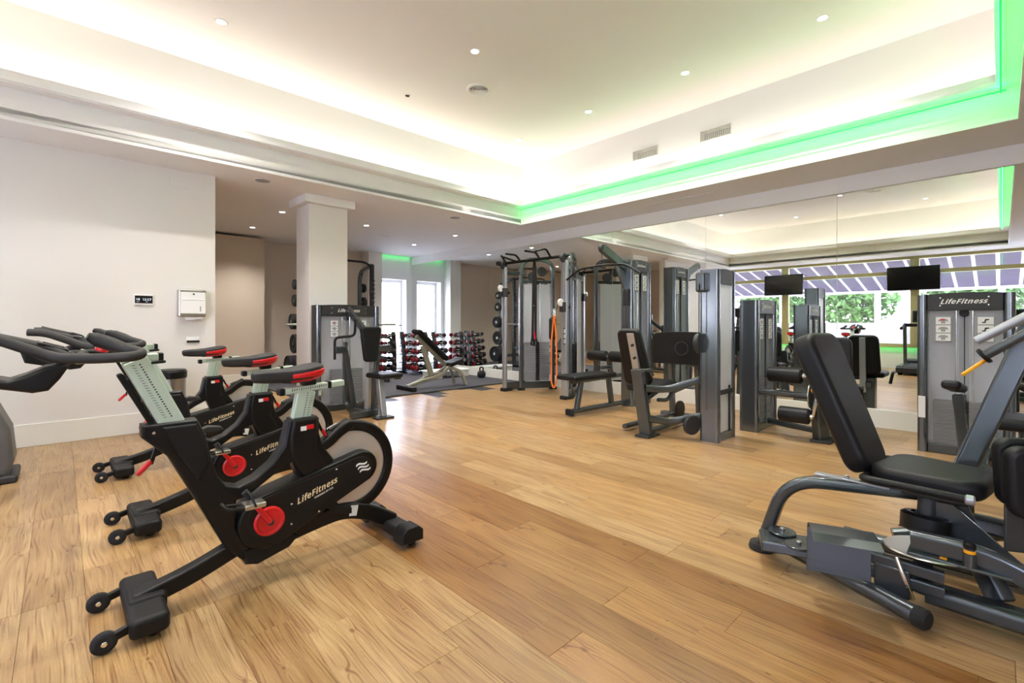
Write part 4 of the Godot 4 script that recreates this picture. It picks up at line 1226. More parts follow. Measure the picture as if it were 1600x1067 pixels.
func build_hip_machine() -> void:
	# large machine in the right foreground; the user faces +z
	var t := thing("hip_abductor_machine", "grey hip machine with reclined backrest and green-sheened seat in the right foreground", "weight machine", Vector3(2.75, 0, -0.35))
	var ov := MB.rr(0.05, 0.075, 0.024, 4)
	# rear hoop: foot, upright, bend, top rail under the seat
	part(t, "rear_hoop", mb().sweep(MB.fil([Vector3(2.70, 0.02, -0.885), Vector3(2.70, 0.40, -0.77), Vector3(2.78, 0.44, -0.25)], 0.16, 8), MB.rr(0.06, 0.075, 0.026, 4), Vector3.RIGHT), M.frame)
	part(t, "hoop_foot", mb().lathe(Transform3D(Basis(), Vector3(2.70, 0, -0.885)), [Vector2(0.0001, 0), Vector2(0.062, 0), Vector2(0.066, 0.01), Vector2(0.058, 0.035), Vector2(0.0001, 0.04)], 20), M.rubber)
	part(t, "rail_insert", mb().bx(Vector3(2.742, 0.448, -0.50), Vector3(0.05, 0.012, 0.3), 0.004), M.silver)
	part(t, "rail_bolt", mb().lathe(Transform3D(Basis(), Vector3(2.742, 0.452, -0.52)), disc(0.012, 0.014, 0.003), 10), M.chrome)
	# base rails
	part(t, "base_tube", mb().tube([Vector3(2.68, 0.09, -0.87), Vector3(2.42, 0.055, -0.225)], 0.036, 16), M.frame)
	part(t, "tube_cap", mb().lathe(axis_to(Vector3(2.425, 0.056, -0.24), Vector3(-0.26, -0.03, 0.64)), disc(0.04, 0.05, 0.008), 18), M.rubber)
	part(t, "long_rail", mb().sweep([Vector3(2.64, 0.07, -0.22), Vector3(2.62, 0.07, 0.55)], MB.rr(0.1, 0.08, 0.03, 4)), M.frame)
	part(t, "cross_tube", mb().tube([Vector3(3.05, 0.12, -0.38), Vector3(3.3, 0.3, 0.3)], 0.04, 14), M.frame)
	# counterweight plates at the back
	for q in [[2.64, -0.77, 0.14], [2.56, -0.675, 0.13]]:
		var w := part(t, "pulley_disc", mb().lathe(Transform3D(Basis(), Vector3(q[0], q[2], q[1])), disc(0.062, 0.012, 0.003), 26), M.frame)
		part(w, "disc_bolt", mb().lathe(Transform3D(Basis(), Vector3(q[0], q[2] + 0.012, q[1])), disc(0.012, 0.014, 0.003), 8), M.chrome)
	part(t, "pulley_plate", mb().bx(Vector3(2.62, 0.11, -0.68), Vector3(0.16, 0.05, 0.36), 0.008, 1, Basis(Vector3.UP, 0.4)), M.frame)
	# bent sheet cover
	var sh := []
	for q in [[0.0, 0.13], [0.0, 0.155], [0.0, 0.30], [0.012, 0.322], [0.05, 0.335], [0.16, 0.338], [0.22, 0.325]]:
		sh.append(q)
	var cov := mb(Transform3D(Basis(Vector3.UP, deg_to_rad(-70.0)), Vector3(2.43, 0, -0.49)))
	var prof := []
	for q in sh:
		prof.append(Vector2(q[1], q[0]))
	for i in prof.size() - 1:
		var a: Vector2 = prof[i]
		var b: Vector2 = prof[i + 1]
		var nn := Vector3(0, b.y - a.y, -(b.x - a.x)).normalized() if true else Vector3.ZERO
		cov.bar(Vector3(0, a.x, a.y), Vector3(0, b.x, b.y), 0.23, 0.005, 0.0015, 1, nn)
	var cv := part(t, "sheet_cover", cov, M.frame)
	part(cv, "cover_lower_lip", mb(Transform3D(Basis(Vector3.UP, deg_to_rad(-70.0)), Vector3(2.43, 0, -0.49))).bx(Vector3(0, 0.14, -0.008), Vector3(0.235, 0.07, 0.008), 0.003, 1), M.frame)
	for s in [-1, 1]:
		part(cv, "cover_bolt", mb(Transform3D(Basis(Vector3.UP, deg_to_rad(-70.0)), Vector3(2.43, 0, -0.49))).lathe(axis_z(Vector3(s * 0.09, 0.19, -0.016)), disc(0.008, 0.014, 0.002), 8), M.chrome)
	# backrest
	var lean := Basis(Vector3.RIGHT, deg_to_rad(-21.0))
	part(t, "backrest", mb().ext(tapered_pad(0.30, 0.36, 0.68, 0.08), -0.05, 0.05, 0.03, 5, Transform3D(Basis(Vector3.UP, deg_to_rad(-7.0)) * lean, Vector3(2.79, 0.825, -0.555))), M.pad)
	part(t, "backrest_bracket", mb().tube(MB.fil([Vector3(2.78, 0.48, -0.42), Vector3(2.78, 0.56, -0.47), Vector3(2.78, 0.75, -0.57)], 0.05), 0.026, 12), M.black)
	# seat
	part(t, "seat", mb().ext(tapered_pad(0.40, 0.36, 0.38, 0.09), -0.04, 0.04, 0.03, 5, Transform3D(Basis(Vector3.UP, deg_to_rad(-10.0)) * Basis(Vector3.RIGHT, PI / 2), Vector3(2.79, 0.525, -0.21))), M.pad)
	part(t, "seat_mount", mb().bx(Vector3(2.78, 0.475, -0.2), Vector3(0.2, 0.06, 0.22), 0.012, 2), M.dark)
	for s in [-1, 1]:
		var hx: float = 2.78 + s * 0.235
		var h := part(t, "side_handle", mb().tube(MB.fil([Vector3(2.78 + s * 0.05, 0.50, -0.42), Vector3(hx, 0.52, -0.43), Vector3(hx, 0.515, -0.1)], 0.05, 5), 0.0165, 12), M.black)
		part(h, "handle_end", mb().lathe(axis_to(Vector3(hx, 0.515, -0.1), Vector3(0, 0, 1)), disc(0.02, 0.03, 0.005), 14), M.silver)
	# pivot column and range plate
	part(t, "pivot_column", mb().tube([Vector3(2.66, 0.05, -0.24), Vector3(2.72, 0.47, -0.22)], 0.034, 16), M.dark)
	part(t, "pivot_collar", mb().lathe(axis_to(Vector3(2.69, 0.30, -0.23), Vector3(0.13, 1, 0.03)), [Vector2(0.07, 0), Vector2(0.085, 0.01), Vector2(0.085, 0.07), Vector2(0.07, 0.08), Vector2(0.05, 0.08)], 28), M.black)
	var rp := part(t, "range_plate", mb().lathe(axis_to(Vector3(2.64, 0.245, -0.20), Vector3(0.05, 1, -0.06)), [Vector2(0.05, 0), Vector2(0.16, 0), Vector2(0.165, 0.004), Vector2(0.16, 0.008), Vector2(0.05, 0.008)], 36), M.steel)
	for i in 14:
		var a := PI * 0.25 + i * 0.17
		part(rp, "range_hole", mb().lathe(Transform3D(Basis(), Vector3(2.64 + cos(a) * 0.14, 0.253 + cos(a) * -0.006, -0.20 + sin(a) * 0.14)), disc(0.007, 0.003, 0.001), 8), M.inkdark)
	part(t, "gusset", mb().ext([Vector2(-0.16, 0.30), Vector2(-0.06, 0.44), Vector2(0.02, 0.44), Vector2(0.22, 0.26)], -0.006, 0.006, 0.0, 1, Transform3D(Basis(Vector3.UP, -PI / 2), Vector3(2.70, 0, -0.16))), M.frame)
	# leg lever arms
	part(t, "leg_lever", mb().sweep(MB.fil([Vector3(2.56, 0.30, -0.26), Vector3(2.55, 0.31, -0.05), Vector3(2.56, 0.24, 0.12), Vector3(2.60, 0.10, 0.34)], 0.12, 8), MB.rr(0.055, 0.085, 0.022, 4)), M.frame)
	part(t, "far_leg_lever", mb().sweep(MB.fil([Vector3(2.95, 0.30, -0.2), Vector3(3.0, 0.30, 0.0), Vector3(3.0, 0.22, 0.3)], 0.1, 6), MB.rr(0.055, 0.085, 0.022, 4)), M.frame)
	part(t, "lever_plate", mb().bx(Vector3(2.56, 0.262, -0.12), Vector3(0.12, 0.012, 0.30), 0.004), M.frame)
	var pin := part(t, "pull_pin", mb().lathe(Transform3D(Basis(), Vector3(2.52, 0.26, -0.085)), [Vector2(0.0001, 0), Vector2(0.021, 0), Vector2(0.021, 0.055), Vector2(0.016, 0.058), Vector2(0.016, 0.095), Vector2(0.0001, 0.098)], 18), M.frame)
	part(pin, "pin_band", mb().lathe(Transform3D(Basis(), Vector3(2.52, 0.317, -0.085)), disc(0.0175, 0.014, 0.002), 18), M.yellow, "amber band")
	part(pin, "pin_knob", mb().lathe(Transform3D(Basis(), Vector3(2.52, 0.333, -0.085)), disc(0.0195, 0.026, 0.006), 18), M.black)
	part(t, "warning_label", mb().bx(Vector3(2.53, 0.2695, -0.16), Vector3(0.03, 0.002, 0.022), 0.0005), M.yellow, "small amber warning label")
	part(t, "lever_cable", mb().tube(MB.fil([Vector3(2.48, 0.24, -0.30), Vector3(2.46, 0.16, -0.27), Vector3(2.50, 0.08, -0.25)], 0.04), 0.008, 8), M.chrome)
	for y in [0.20, 0.14]:
		part(t, "inner_rail", mb().sweep([Vector3(2.52, y, -0.60), Vector3(2.56, y - 0.02, -0.16)], MB.rr(0.04, 0.05, 0.01)), M.frame)
	part(t, "rear_block", mb().bx(Vector3(2.56, 0.12, -0.32), Vector3(0.1, 0.12, 0.12), 0.008), M.frame)
	# diagonal supports
	part(t, "lower_strut", mb().bar(Vector3(2.85, 0.48, -0.18), Vector3(2.68, 0.10, 0.0), 0.06, 0.085, 0.012, 2), M.frame)
	part(t, "mast", mb().bar(Vector3(3.12, 0.36, -0.17), Vector3(3.22, 1.26, 0.12), 0.085, 0.115, 0.014, 2, Vector3.RIGHT), M.frame)
	part(t, "mast_foot", mb().sweep([Vector3(3.1, 0.05, -0.6), Vector3(3.12, 0.05, 0.5)], MB.rr(0.08, 0.07, 0.024, 4)), M.frame)
	part(t, "mast_stub", mb().bar(Vector3(3.12, 0.05, -0.14), Vector3(3.125, 0.42, -0.15), 0.08, 0.1, 0.012), M.frame)
	# adjuster with amber pull rod on the mast
	part(t, "adjuster_tube", mb().tube([Vector3(3.02, 1.05, -0.06), Vector3(3.0, 1.21, 0.14)], 0.021, 16), M.frame)
	part(t, "adjuster_tube", mb().tube([Vector3(3.06, 1.12, -0.08), Vector3(3.05, 1.28, 0.14)], 0.019, 16), M.silver)
	part(t, "adjuster_ring", mb().lathe(axis_to(Vector3(3.02, 1.05, -0.06), Vector3(-0.1, 0.6, 0.75)), [Vector2(0.022, 0), Vector2(0.036, 0), Vector2(0.038, 0.012), Vector2(0.022, 0.014)], 20), M.black)
	part(t, "amber_rod", mb().tube([Vector3(3.03, 1.035, -0.05), Vector3(2.98, 0.965, -0.125)], 0.008, 10), M.yellow, "amber pull rod")
	part(t, "rod_knob", mb().lathe(axis_to(Vector3(3.035, 1.045, -0.04), Vector3(-0.3, -0.6, -0.6)), disc(0.014, 0.02, 0.004), 12), M.orange)
	# thigh pads at the right edge
	for q in [[2.63, 0.60, 0.06], [2.71, 0.615, 0.03]]:
		part(t, "thigh_pad", mb().ext(tapered_pad(0.24, 0.26, 0.27, 0.05), -0.03, 0.03, 0.02, 4, Transform3D(Basis(Vector3.UP, deg_to_rad(-60.0)), Vector3(q[0] + 0.03, q[1], q[2] + 0.06))), M.pad)
	part(t, "pad_plate", mb().bx(Vector3(2.72, 0.42, 0.05), Vector3(0.012, 0.24, 0.10), 0.006, 1, Basis(Vector3.UP, deg_to_rad(30.0))), M.frame)
	part(t, "pad_stem", mb().bar(Vector3(2.74, 0.44, 0.12), Vector3(2.70, 0.16, 0.14), 0.05, 0.05, 0.01), M.frame)

# ---------------------------------------------------------------- cable rig
func rig_tower(t: Node3D, X: Transform3D) -> void:
	# an arched frame with frosted covers over a weight stack
	var H := 2.36
	var W := 0.60
	var path := MB.fil([Vector3(-W / 2, 0, 0), Vector3(-W / 2, H, 0), Vector3(W / 2, H, 0), Vector3(W / 2, 0, 0)], 0.22, 8)
	part(t, "arched_frame", mb(X).sweep(path, MB.rr(0.075, 0.06, 0.018, 3), Vector3(0, 0, 1)), M.post)
	part(t, "frame_rail", mb(X).bar(Vector3(-W / 2, 1.96, 0), Vector3(W / 2, 1.96, 0), 0.05, 0.05, 0.008), M.frame)
	part(t, "bottom_rail", mb(X).bar(Vector3(-W / 2, 0.09, 0), Vector3(W / 2, 0.09, 0), 0.08, 0.12, 0.01), M.frame)
	for s in [-1, 1]:
		part(t, "frosted_cover", mb(X).bx(Vector3(s * 0.143, 1.04, 0.045), Vector3(0.215, 1.76, 0.006), 0.002), M.frost)
		part(t, "guide_rod", mb(X).tube([Vector3(s * 0.06, 0.15, 0), Vector3(s * 0.06, 1.94, 0)], 0.009, 8), M.chrome)
		part(t, "frame_foot", mb(X).bx(Vector3(s * W / 2, 0.025, 0), Vector3(0.13, 0.05, 0.13), 0.015, 2), M.rubber)
		part(t, "upper_pulley", mb(X).lathe(axis_z(Vector3(s * 0.09, 2.1 + s * 0.05, -0.02)), disc(0.085, 0.04, 0.008), 24), M.dark)
	part(t, "back_cover", mb(X).bx(Vector3(0, 1.04, -0.1), Vector3(0.52, 1.76, 0.008), 0.002), M.backpanel)
	for i in 20:
		part(t, "weight_plate", mb(X).bx(Vector3(0, 0.18 + i * 0.035, -0.02), Vector3(0.46, 0.031, 0.10), 0.003), M.rubber)
	part(t, "stack_cable", mb(X).tube([Vector3(0, 0.88, -0.02), Vector3(0, 2.0, -0.02)], 0.004, 6), M.black)

func build_rig() -> void:
	var t := thing("cable_crossover_rig", "tall twin cable rig with pull-up bars in front of the mirror", "cable machine", Vector3(6.0, 0, -5.45))
	rig_tower(t, turned(Vector3(6.27, 0, -5.87), -58.0 + 27.0))
	rig_tower(t, turned(Vector3(6.27, 0, -5.03), 180.0 + 31.0))
	# pulley columns
	for q in [[5.70, -6.12, 0.022], [5.76, -4.79, 0.055]]:
		var c := Vector3(q[0], 0, q[1])
		part(t, "pulley_column", mb().sweep([c + Vector3(0, 0.0, 0), c + Vector3(0, 2.2, 0)], MB.rr(0.06 + q[2], 0.06, 0.014), Vector3.RIGHT), M.silver)
		part(t, "column_foot", mb().bx(c + Vector3(0.05, 0.03, 0), Vector3(0.22, 0.06, 0.12), 0.014, 2), M.rubber)
		part(t, "column_tie", mb().bar(c + Vector3(0, 2.1, 0), Vector3(6.1, 2.1, q[1] + (0.12 if q[1] < -5.5 else -0.12)), 0.05, 0.06, 0.01), M.frame)
		part(t, "floor_tie", mb().bar(c + Vector3(0.05, 0.08, 0), Vector3(6.1, 0.10, q[1] + (0.12 if q[1] < -5.5 else -0.12)), 0.05, 0.14, 0.01), M.frame)
		part(t, "head_pulley", mb().lathe(axis_z(c + Vector3(-0.03, 2.24, -0.03)), disc(0.075, 0.06, 0.012), 22), M.dark)
		var cy := 1.66 if q[1] > -5.5 else 1.95
		var car := part(t, "pulley_carriage", mb().bx(c + Vector3(-0.02, cy - 0.2, 0), Vector3(0.12, 0.16, 0.10), 0.014, 2), M.dark)
		part(car, "carriage_pulley", mb().lathe(axis_z(c + Vector3(-0.1, cy - 0.13, -0.02)), disc(0.06, 0.04, 0.008), 20), M.card)
		part(car, "locking_knob", mb().lathe(axis_x(c + Vector3(0.05, cy - 0.2, 0.0)), disc(0.022, 0.06, 0.006), 14), M.black)
		part(t, "running_cable", mb().tube([c + Vector3(-0.07, 2.2, 0), c + Vector3(-0.07, cy - 0.12, 0)], 0.004, 6), M.black)
		for i in 18:
			part(t, "column_hole", mb().lathe(axis_z(c + Vector3(0.0, 0.35 + i * 0.09, 0.029)), disc(0.007, 0.003, 0.001), 8), M.inkdark)
	var rt := Vector3(5.76, 0, -4.79)
	var lb := part(t, "cable_label", mb().bx(rt + Vector3(-0.045, 1.0, 0.031), Vector3(0.05, 0.26, 0.002), 0.0005), M.inkdark)
	for i in 3:
		part(lb, "label_card", mb().bx(rt + Vector3(-0.045, 0.92 + i * 0.08, 0.0325), Vector3(0.036, 0.062, 0.002), 0.0005), M.card)
	lettering(t, "brand_lettering", "LifeFitness", Transform3D(Basis(Vector3(0, 0, 1), PI / 2), rt + Vector3(0.0, 1.72, 0.032)), 0.05, M.inkdark, 0.4)
	# pull-up bars between the columns
	part(t, "cross_beam", mb().tube([Vector3(5.70, 2.27, -6.22), Vector3(5.76, 2.27, -4.72)], 0.026, 12), M.black)
	for q in [[-6.1, -5.85], [-5.05, -5.3]]:
		part(t, "pull_up_grip", mb().tube(MB.fil([Vector3(5.72, 2.27, q[0]), Vector3(5.60, 2.40, q[0]), Vector3(5.48, 2.36, (q[0] + q[1]) / 2), Vector3(5.72, 2.28, q[1])], 0.05), 0.017, 10), M.black)
	for z in [-5.75, -5.3]:
		part(t, "pull_up_grip", mb().tube(MB.fil([Vector3(5.73, 2.27, z), Vector3(5.62, 2.37, z), Vector3(5.40, 2.37, z - 0.02)], 0.05), 0.017, 10), M.black)
	part(t, "end_pad", mb().tube([Vector3(5.62, 2.27, -6.22), Vector3(5.80, 2.27, -6.22)], 0.04, 14), M.rubber)
	# straps and bands that hang on it
	var s := thing("suspension_strap", "black suspension straps with a red tab hanging in the cable rig", "strap", Vector3(5.73, 0.82, -5.42))
	part(s, "anchor", mb().bx(Vector3(5.73, 2.2, -5.42), Vector3(0.03, 0.16, 0.05), 0.008), M.black)
	for k in [-1, 1]:
		part(s, "webbing", mb().bar(Vector3(5.73, 2.15, -5.42 + k * 0.02), Vector3(5.72, 0.98, -5.42 + k * 0.035), 0.022, 0.04, 0.003, 1, Vector3(0, 0, 1)), M.rubber)
		part(s, "handle", mb().tube(MB.fil([Vector3(5.72, 1.0, -5.42 + k * 0.035), Vector3(5.70, 0.84, -5.44 + k * 0.035), Vector3(5.74, 0.84, -5.40 + k * 0.035), Vector3(5.72, 1.0, -5.42 + k * 0.035)], 0.03), 0.016, 10), M.black)
	part(s, "red_tab", mb().bar(Vector3(5.70, 1.06, -5.40), Vector3(5.695, 0.94, -5.375), 0.004, 0.03, 0.001, 1, Vector3(0, 0, 1)), M.red, "red tab")
	part(s, "buckle", mb().bx(Vector3(5.722, 1.5, -5.42), Vector3(0.014, 0.025, 0.09), 0.003), M.steel)
	var o := thing("resistance_tube", "long orange resistance tube looped from the cable rig", "resistance band", Vector3(5.68, 0.15, -4.92))
	part(o, "tube", mb().tube(MB.fil([Vector3(5.66, 1.34, -4.93), Vector3(5.64, 0.9, -4.965), Vector3(5.64, 0.25, -4.965), Vector3(5.66, 0.16, -4.93), Vector3(5.68, 0.30, -4.885), Vector3(5.68, 0.9, -4.895), Vector3(5.66, 1.34, -4.92)], 0.08, 6), 0.012, 10), M.orange)
	part(o, "carabiner", mb().tube(MB.fil([Vector3(5.66, 1.33, -4.94), Vector3(5.66, 1.44, -4.94), Vector3(5.66, 1.44, -4.91), Vector3(5.66, 1.33, -4.91)], 0.02), 0.006, 8), M.chrome)
	var bg := thing("hanging_bag", "black cloth bag hanging behind the orange resistance tube", "bag", Vector3(5.72, 0.95, -5.0))
	part(bg, "bag_body", mb().bx(Vector3(5.73, 1.12, -5.02), Vector3(0.09, 0.36, 0.12), 0.04, 4), M.rubber)
	part(bg, "bag_strap", mb().tube([Vector3(5.73, 1.28, -5.02), Vector3(5.72, 1.5, -4.9)], 0.006, 6), M.rubber)

# ---------------------------------------------------------------- free weights
func make_plate(r: float, w: float, label: String, at: Vector3) -> Node3D:
	var t := thing("weight_plate", label, "weight plate", at, "plates stored on the squat rack")
	part(t, "plate_disc", mb().lathe(axis_x(at + Vector3(-w / 2, 0, 0)), [Vector2(0.026, 0), Vector2(0.07, 0), Vector2(0.075, w * 0.25), Vector2(r - 0.03, w * 0.25), Vector2(r - 0.02, 0), Vector2(r - 0.006, 0), Vector2(r, 0.006), Vector2(r, w - 0.006), Vector2(r - 0.006, w), Vector2(r - 0.02, w), Vector2(r - 0.03, w * 0.75), Vector2(0.075, w * 0.75), Vector2(0.07, w), Vector2(0.026, w)], 28), M.rubber)
	part(t, "hub_ring", mb().lathe(axis_x(at + Vector3(-w / 2 - 0.001, 0, 0)), [Vector2(0.025, 0), Vector2(0.036, 0), Vector2(0.036, w + 0.002), Vector2(0.025, w + 0.002)], 20), M.steel)
	return t

func build_rack() -> void:
	var t := thing("squat_rack", "dark grey squat rack with plate pegs behind the column", "squat rack", Vector3(4.1, 0.022, -9.5))
	for x in [3.46, 4.74]:
		part(t, "rear_upright", mb().sweep(MB.fil([Vector3(x, 0.022, -9.75), Vector3(x, 2.32, -9.75), Vector3(x, 2.42, -9.2)], 0.2, 6), MB.rr(0.08, 0.08, 0.014), Vector3.RIGHT), M.frame)
		var f := part(t, "front_upright", mb().bar(Vector3(x, 0.022, -9.2), Vector3(x, 2.44, -9.2), 0.08, 0.08, 0.012), M.dark)
		for i in 16:
			part(f, "catch_tooth", mb().bx(Vector3(x, 0.75 + i * 0.09, -9.145), Vector3(0.06, 0.03, 0.05), 0.006), M.black)
		part(t, "floor_rail", mb().bar(Vector3(x, 0.062, -9.8), Vector3(x, 0.062, -8.5), 0.08, 0.08, 0.012), M.frame)
		part(t, "safety_arm", mb().bar(Vector3(x, 0.55, -9.2), Vector3(x, 0.5, -8.6), 0.07, 0.07, 0.012), M.frame)
	part(t, "rear_cross_rail", mb().bar(Vector3(3.46, 0.3, -9.75), Vector3(4.74, 0.3, -9.75), 0.07, 0.08, 0.012), M.frame)
	part(t, "chin_up_bar", mb().tube(MB.fil([Vector3(3.46, 2.4, -9.2), Vector3(3.7, 2.46, -9.05), Vector3(4.5, 2.46, -9.05), Vector3(4.74, 2.4, -9.2)], 0.1), 0.022, 10), M.black)
	var k := 0
	for s in [-1, 1]:
		var x := 3.46 if s < 0 else 4.74
		for q in [[0.36, 0.21, 0.045, 4], [0.80, 0.19, 0.04, 2], [1.24, 0.155, 0.036, 3], [1.66, 0.12, 0.032, 2], [1.98, 0.10, 0.03, 2]]:
			part(t, "plate_peg", mb().tube([Vector3(x, q[0], -9.75), Vector3(x + s * 0.26, q[0], -9.75)], 0.024, 12), M.chrome)
			for i in q[3]:
				var size: String = {0.21: "largest", 0.19: "large", 0.155: "middle-sized", 0.12: "small", 0.10: "smallest"}[q[1]]
				make_plate(q[1], q[2], "%s black weight plate on the %s pegs of the squat rack, %s" % [size, "left" if s < 0 else "right", ["innermost", "second from the upright", "third from the upright", "fourth from the upright"][i]], Vector3(x + s * (0.065 + i * (q[2] + 0.004)), q[0], -9.75))
	var b := thing("barbell", "long steel barbell racked across the squat rack", "barbell", Vector3(4.1, 1.18, -9.06))
	part(b, "shaft", mb().tube([Vector3(3.45, 1.18, -9.06), Vector3(4.75, 1.18, -9.06)], 0.014, 12), M.steel)
	for s in [-1, 1]:
		part(b, "sleeve", mb().tube([Vector3(4.1 + s * 0.70, 1.18, -9.06), Vector3(4.1 + s * 1.12, 1.18, -9.06)], 0.025, 14), M.steel)
		part(b, "sleeve_collar", mb().lathe(axis_x(Vector3(4.1 + s * 0.71 - 0.015, 1.18, -9.06)), disc(0.04, 0.03, 0.005), 18), M.dark)
	O = Vector3.ZERO

func make_dumbbell(r: float) -> Node3D:
	var t := thing("dumbbell", "", "dumbbell", Vector3.ZERO, "red and black dumbbells on the racks")
	part(t, "handle", mb().tube([Vector3(-0.07, 0, 0), Vector3(0.07, 0, 0)], 0.015, 10), M.chrome)
	for s in [-1, 1]:
		var h := part(t, "head", mb().lathe(Transform3D(Basis(Vector3(0, 0, 1), -PI / 2 * s), Vector3(s * 0.06, 0, 0)), [Vector2(0.0001, 0), Vector2(r * 0.7, 0), Vector2(r * 0.95, 0.015), Vector2(r, 0.03), Vector2(r, 0.055), Vector2(r * 0.92, 0.07)], 18, true), M.rubber)
		part(h, "red_cap", mb().lathe(Transform3D(Basis(Vector3(0, 0, 1), -PI / 2 * s), Vector3(s * 0.13, 0, 0)), [Vector2(r * 0.92, 0), Vector2(r * 0.8, 0.015), Vector2(r * 0.4, 0.022), Vector2(0.0001, 0.023)], 18, true), mat(col(150, 22, 34), 0.4), "dark red end cap")
	return t

func build_dumbbells() -> void:
	var racks := [[Vector3(5.75, 0.022, -9.95), "nearer the door"], [Vector3(6.30, 0.022, -9.45), "nearer the mirror"]]
	var sizes := [0.075, 0.068, 0.060, 0.052, 0.045]
	var proto := []
	for r in sizes:
		proto.append(make_dumbbell(r))
	var first := [true, true, true, true, true]
	var kinds := ["largest", "second largest", "middle-sized", "second smallest", "smallest"]
	var n := 0
	for rk in racks:
		var p: Vector3 = rk[0]
		var t := thing("dumbbell_rack", "grey upright dumbbell tree " + rk[1], "dumbbell rack", p)
		for s in [-1, 1]:
			part(t, "curved_upright", mb().sweep(MB.fil([p + Vector3(s * 0.13, 0.005, 0.13), p + Vector3(s * 0.13, 0.5, 0.16), p + Vector3(s * 0.11, 0.98, 0.06)], 0.3, 6), MB.rr(0.03, 0.11, 0.01), Vector3.RIGHT), M.frame)
			part(t, "base_foot", mb().bar(p + Vector3(s * 0.13, 0.026, -0.25), p + Vector3(s * 0.13, 0.026, 0.25), 0.05, 0.05, 0.01), M.frame)
		part(t, "base_bar", mb().bar(p + Vector3(-0.15, 0.04, 0), p + Vector3(0.15, 0.04, 0), 0.06, 0.05, 0.01), M.frame)
		for i in 5:
			var y := 0.16 + i * 0.185
			part(t, "cradle", mb().bx(p + Vector3(0, y - sizes[i] - 0.012, 0.12 - 0.012 * i), Vector3(0.90 - 0.03 * i, 0.014, 0.17), 0.004), M.frame)
			for s in [-1, 1]:
				for f in [-1, 1]:
					var at := p + Vector3(s * (0.32 - 0.015 * i), y, 0.12 + f * 0.08 - 0.012 * i)
					var lab := "%s red-capped dumbbell on the tree %s, %s side, %s" % [kinds[i], rk[1], "left" if s < 0 else "right", "front" if f > 0 else "back"]
					if first[i]:
						first[i] = false
						proto[i].position = at
						proto[i].set_meta("label", lab)
					else:
						copy(proto[i], lab, at)

func build_bench() -> void:
	var t := thing("incline_bench", "adjustable incline bench with black pads on the rubber floor", "bench", Vector3(5.0, 0.022, -7.3))
	var y0 := 0.022
	part(t, "front_foot", mb().bar(Vector3(4.40, 0.065, -7.52), Vector3(4.40, 0.065, -7.02), 0.08, 0.07, 0.02, 2), M.blackmat)
	for s in [-1, 1]:
		part(t, "foot_cap", mb().bx(Vector3(4.40, 0.062, -7.27 + s * 0.25), Vector3(0.09, 0.078, 0.06), 0.015, 2), M.rubber)
		part(t, "main_tube", mb().sweep(MB.fil([Vector3(4.42, 0.08, -7.27 + s * 0.02), Vector3(4.70, 0.16, -7.27 + s * 0.02), Vector3(4.85, 0.20, -7.27 + s * 0.10), Vector3(5.12, 0.26, -7.27 + s * 0.10), Vector3(5.25, 0.36, -7.27 + s * 0.04), Vector3(5.35, 0.38, -7.27 + s * 0.03)], 0.1, 6), MB.rr(0.045, 0.07, 0.02, 3)), M.bench)
		part(t, "rear_leg", mb().sweep(MB.fil([Vector3(5.30, 0.38, -7.27 + s * 0.04), Vector3(5.50, 0.30, -7.27 + s * 0.16), Vector3(5.58, y0 + 0.02, -7.27 + s * 0.18)], 0.1, 6), MB.rr(0.045, 0.06, 0.018, 3)), M.bench)
	part(t, "back_prop", mb().bar(Vector3(4.93, 0.24, -7.27), Vector3(4.74, 0.80, -7.27), 0.06, 0.10, 0.02, 2), M.bench)
	part(t, "back_beam", mb().bar(Vector3(4.60, 0.98, -7.27), Vector3(5.24, 0.42, -7.27), 0.06, 0.07, 0.015, 2), M.bench)
	part(t, "ladder_bar", mb().bx(Vector3(5.02, 0.27, -7.27), Vector3(0.2, 0.05, 0.07), 0.012), M.bench)
	var d := (Vector3(5.24, 0.42, 0) - Vector3(4.60, 0.98, 0)).normalized()
	var X := Transform3D(Basis(d, Vector3(-d.y, d.x, 0), Vector3(0, 0, 1)), Vector3(4.95, 0.77, -7.27))
	part(t, "back_pad", mb(X).bx(Vector3(-0.06, 0.0, 0), Vector3(0.82, 0.07, 0.28), 0.026, 4), M.pad)
	part(t, "seat_pad", mb(Transform3D(Basis(Vector3(0, 0, 1), 0.25), Vector3(5.42, 0.46, -7.27))).bx(Vector3.ZERO, Vector3(0.3, 0.08, 0.3), 0.03, 4), M.pad)
	roller(t, Vector3(5.58, 0.50, -7.42), Vector3(5.58, 0.50, -7.12), 0.05)

	var s := thing("aerobic_step", "long white aerobic step lying before the mirror", "step", Vector3(6.15, 0.022, -8.5))
	part(s, "step_top", mb().bx(Vector3(6.15, 0.17, -8.5), Vector3(1.0, 0.05, 0.40), 0.02, 3), M.white)
	for k in [-1, 1]:
		part(s, "step_riser", mb().bx(Vector3(6.15 + k * 0.36, 0.085, -8.5), Vector3(0.26, 0.125, 0.38), 0.015, 2), M.base)
	var kb := thing("kettlebell", "black kettlebell on the floor by the mirror", "kettlebell", Vector3(6.62, 0.022, -7.85))
	var kp := Vector3(6.62, 0.022, -7.85)
	part(kb, "bell", mb().lathe(Transform3D(Basis(), kp), [Vector2(0.0001, 0), Vector2(0.06, 0), Vector2(0.085, 0.03), Vector2(0.095, 0.075), Vector2(0.085, 0.12), Vector2(0.055, 0.15), Vector2(0.0001, 0.16)], 24, true), M.rubber)
	part(kb, "handle", mb().tube(MB.fil([kp + Vector3(0, 0.12, -0.055), kp + Vector3(0, 0.23, -0.055), kp + Vector3(0, 0.23, 0.055), kp + Vector3(0, 0.12, 0.055)], 0.045), 0.016, 12), M.rubber)

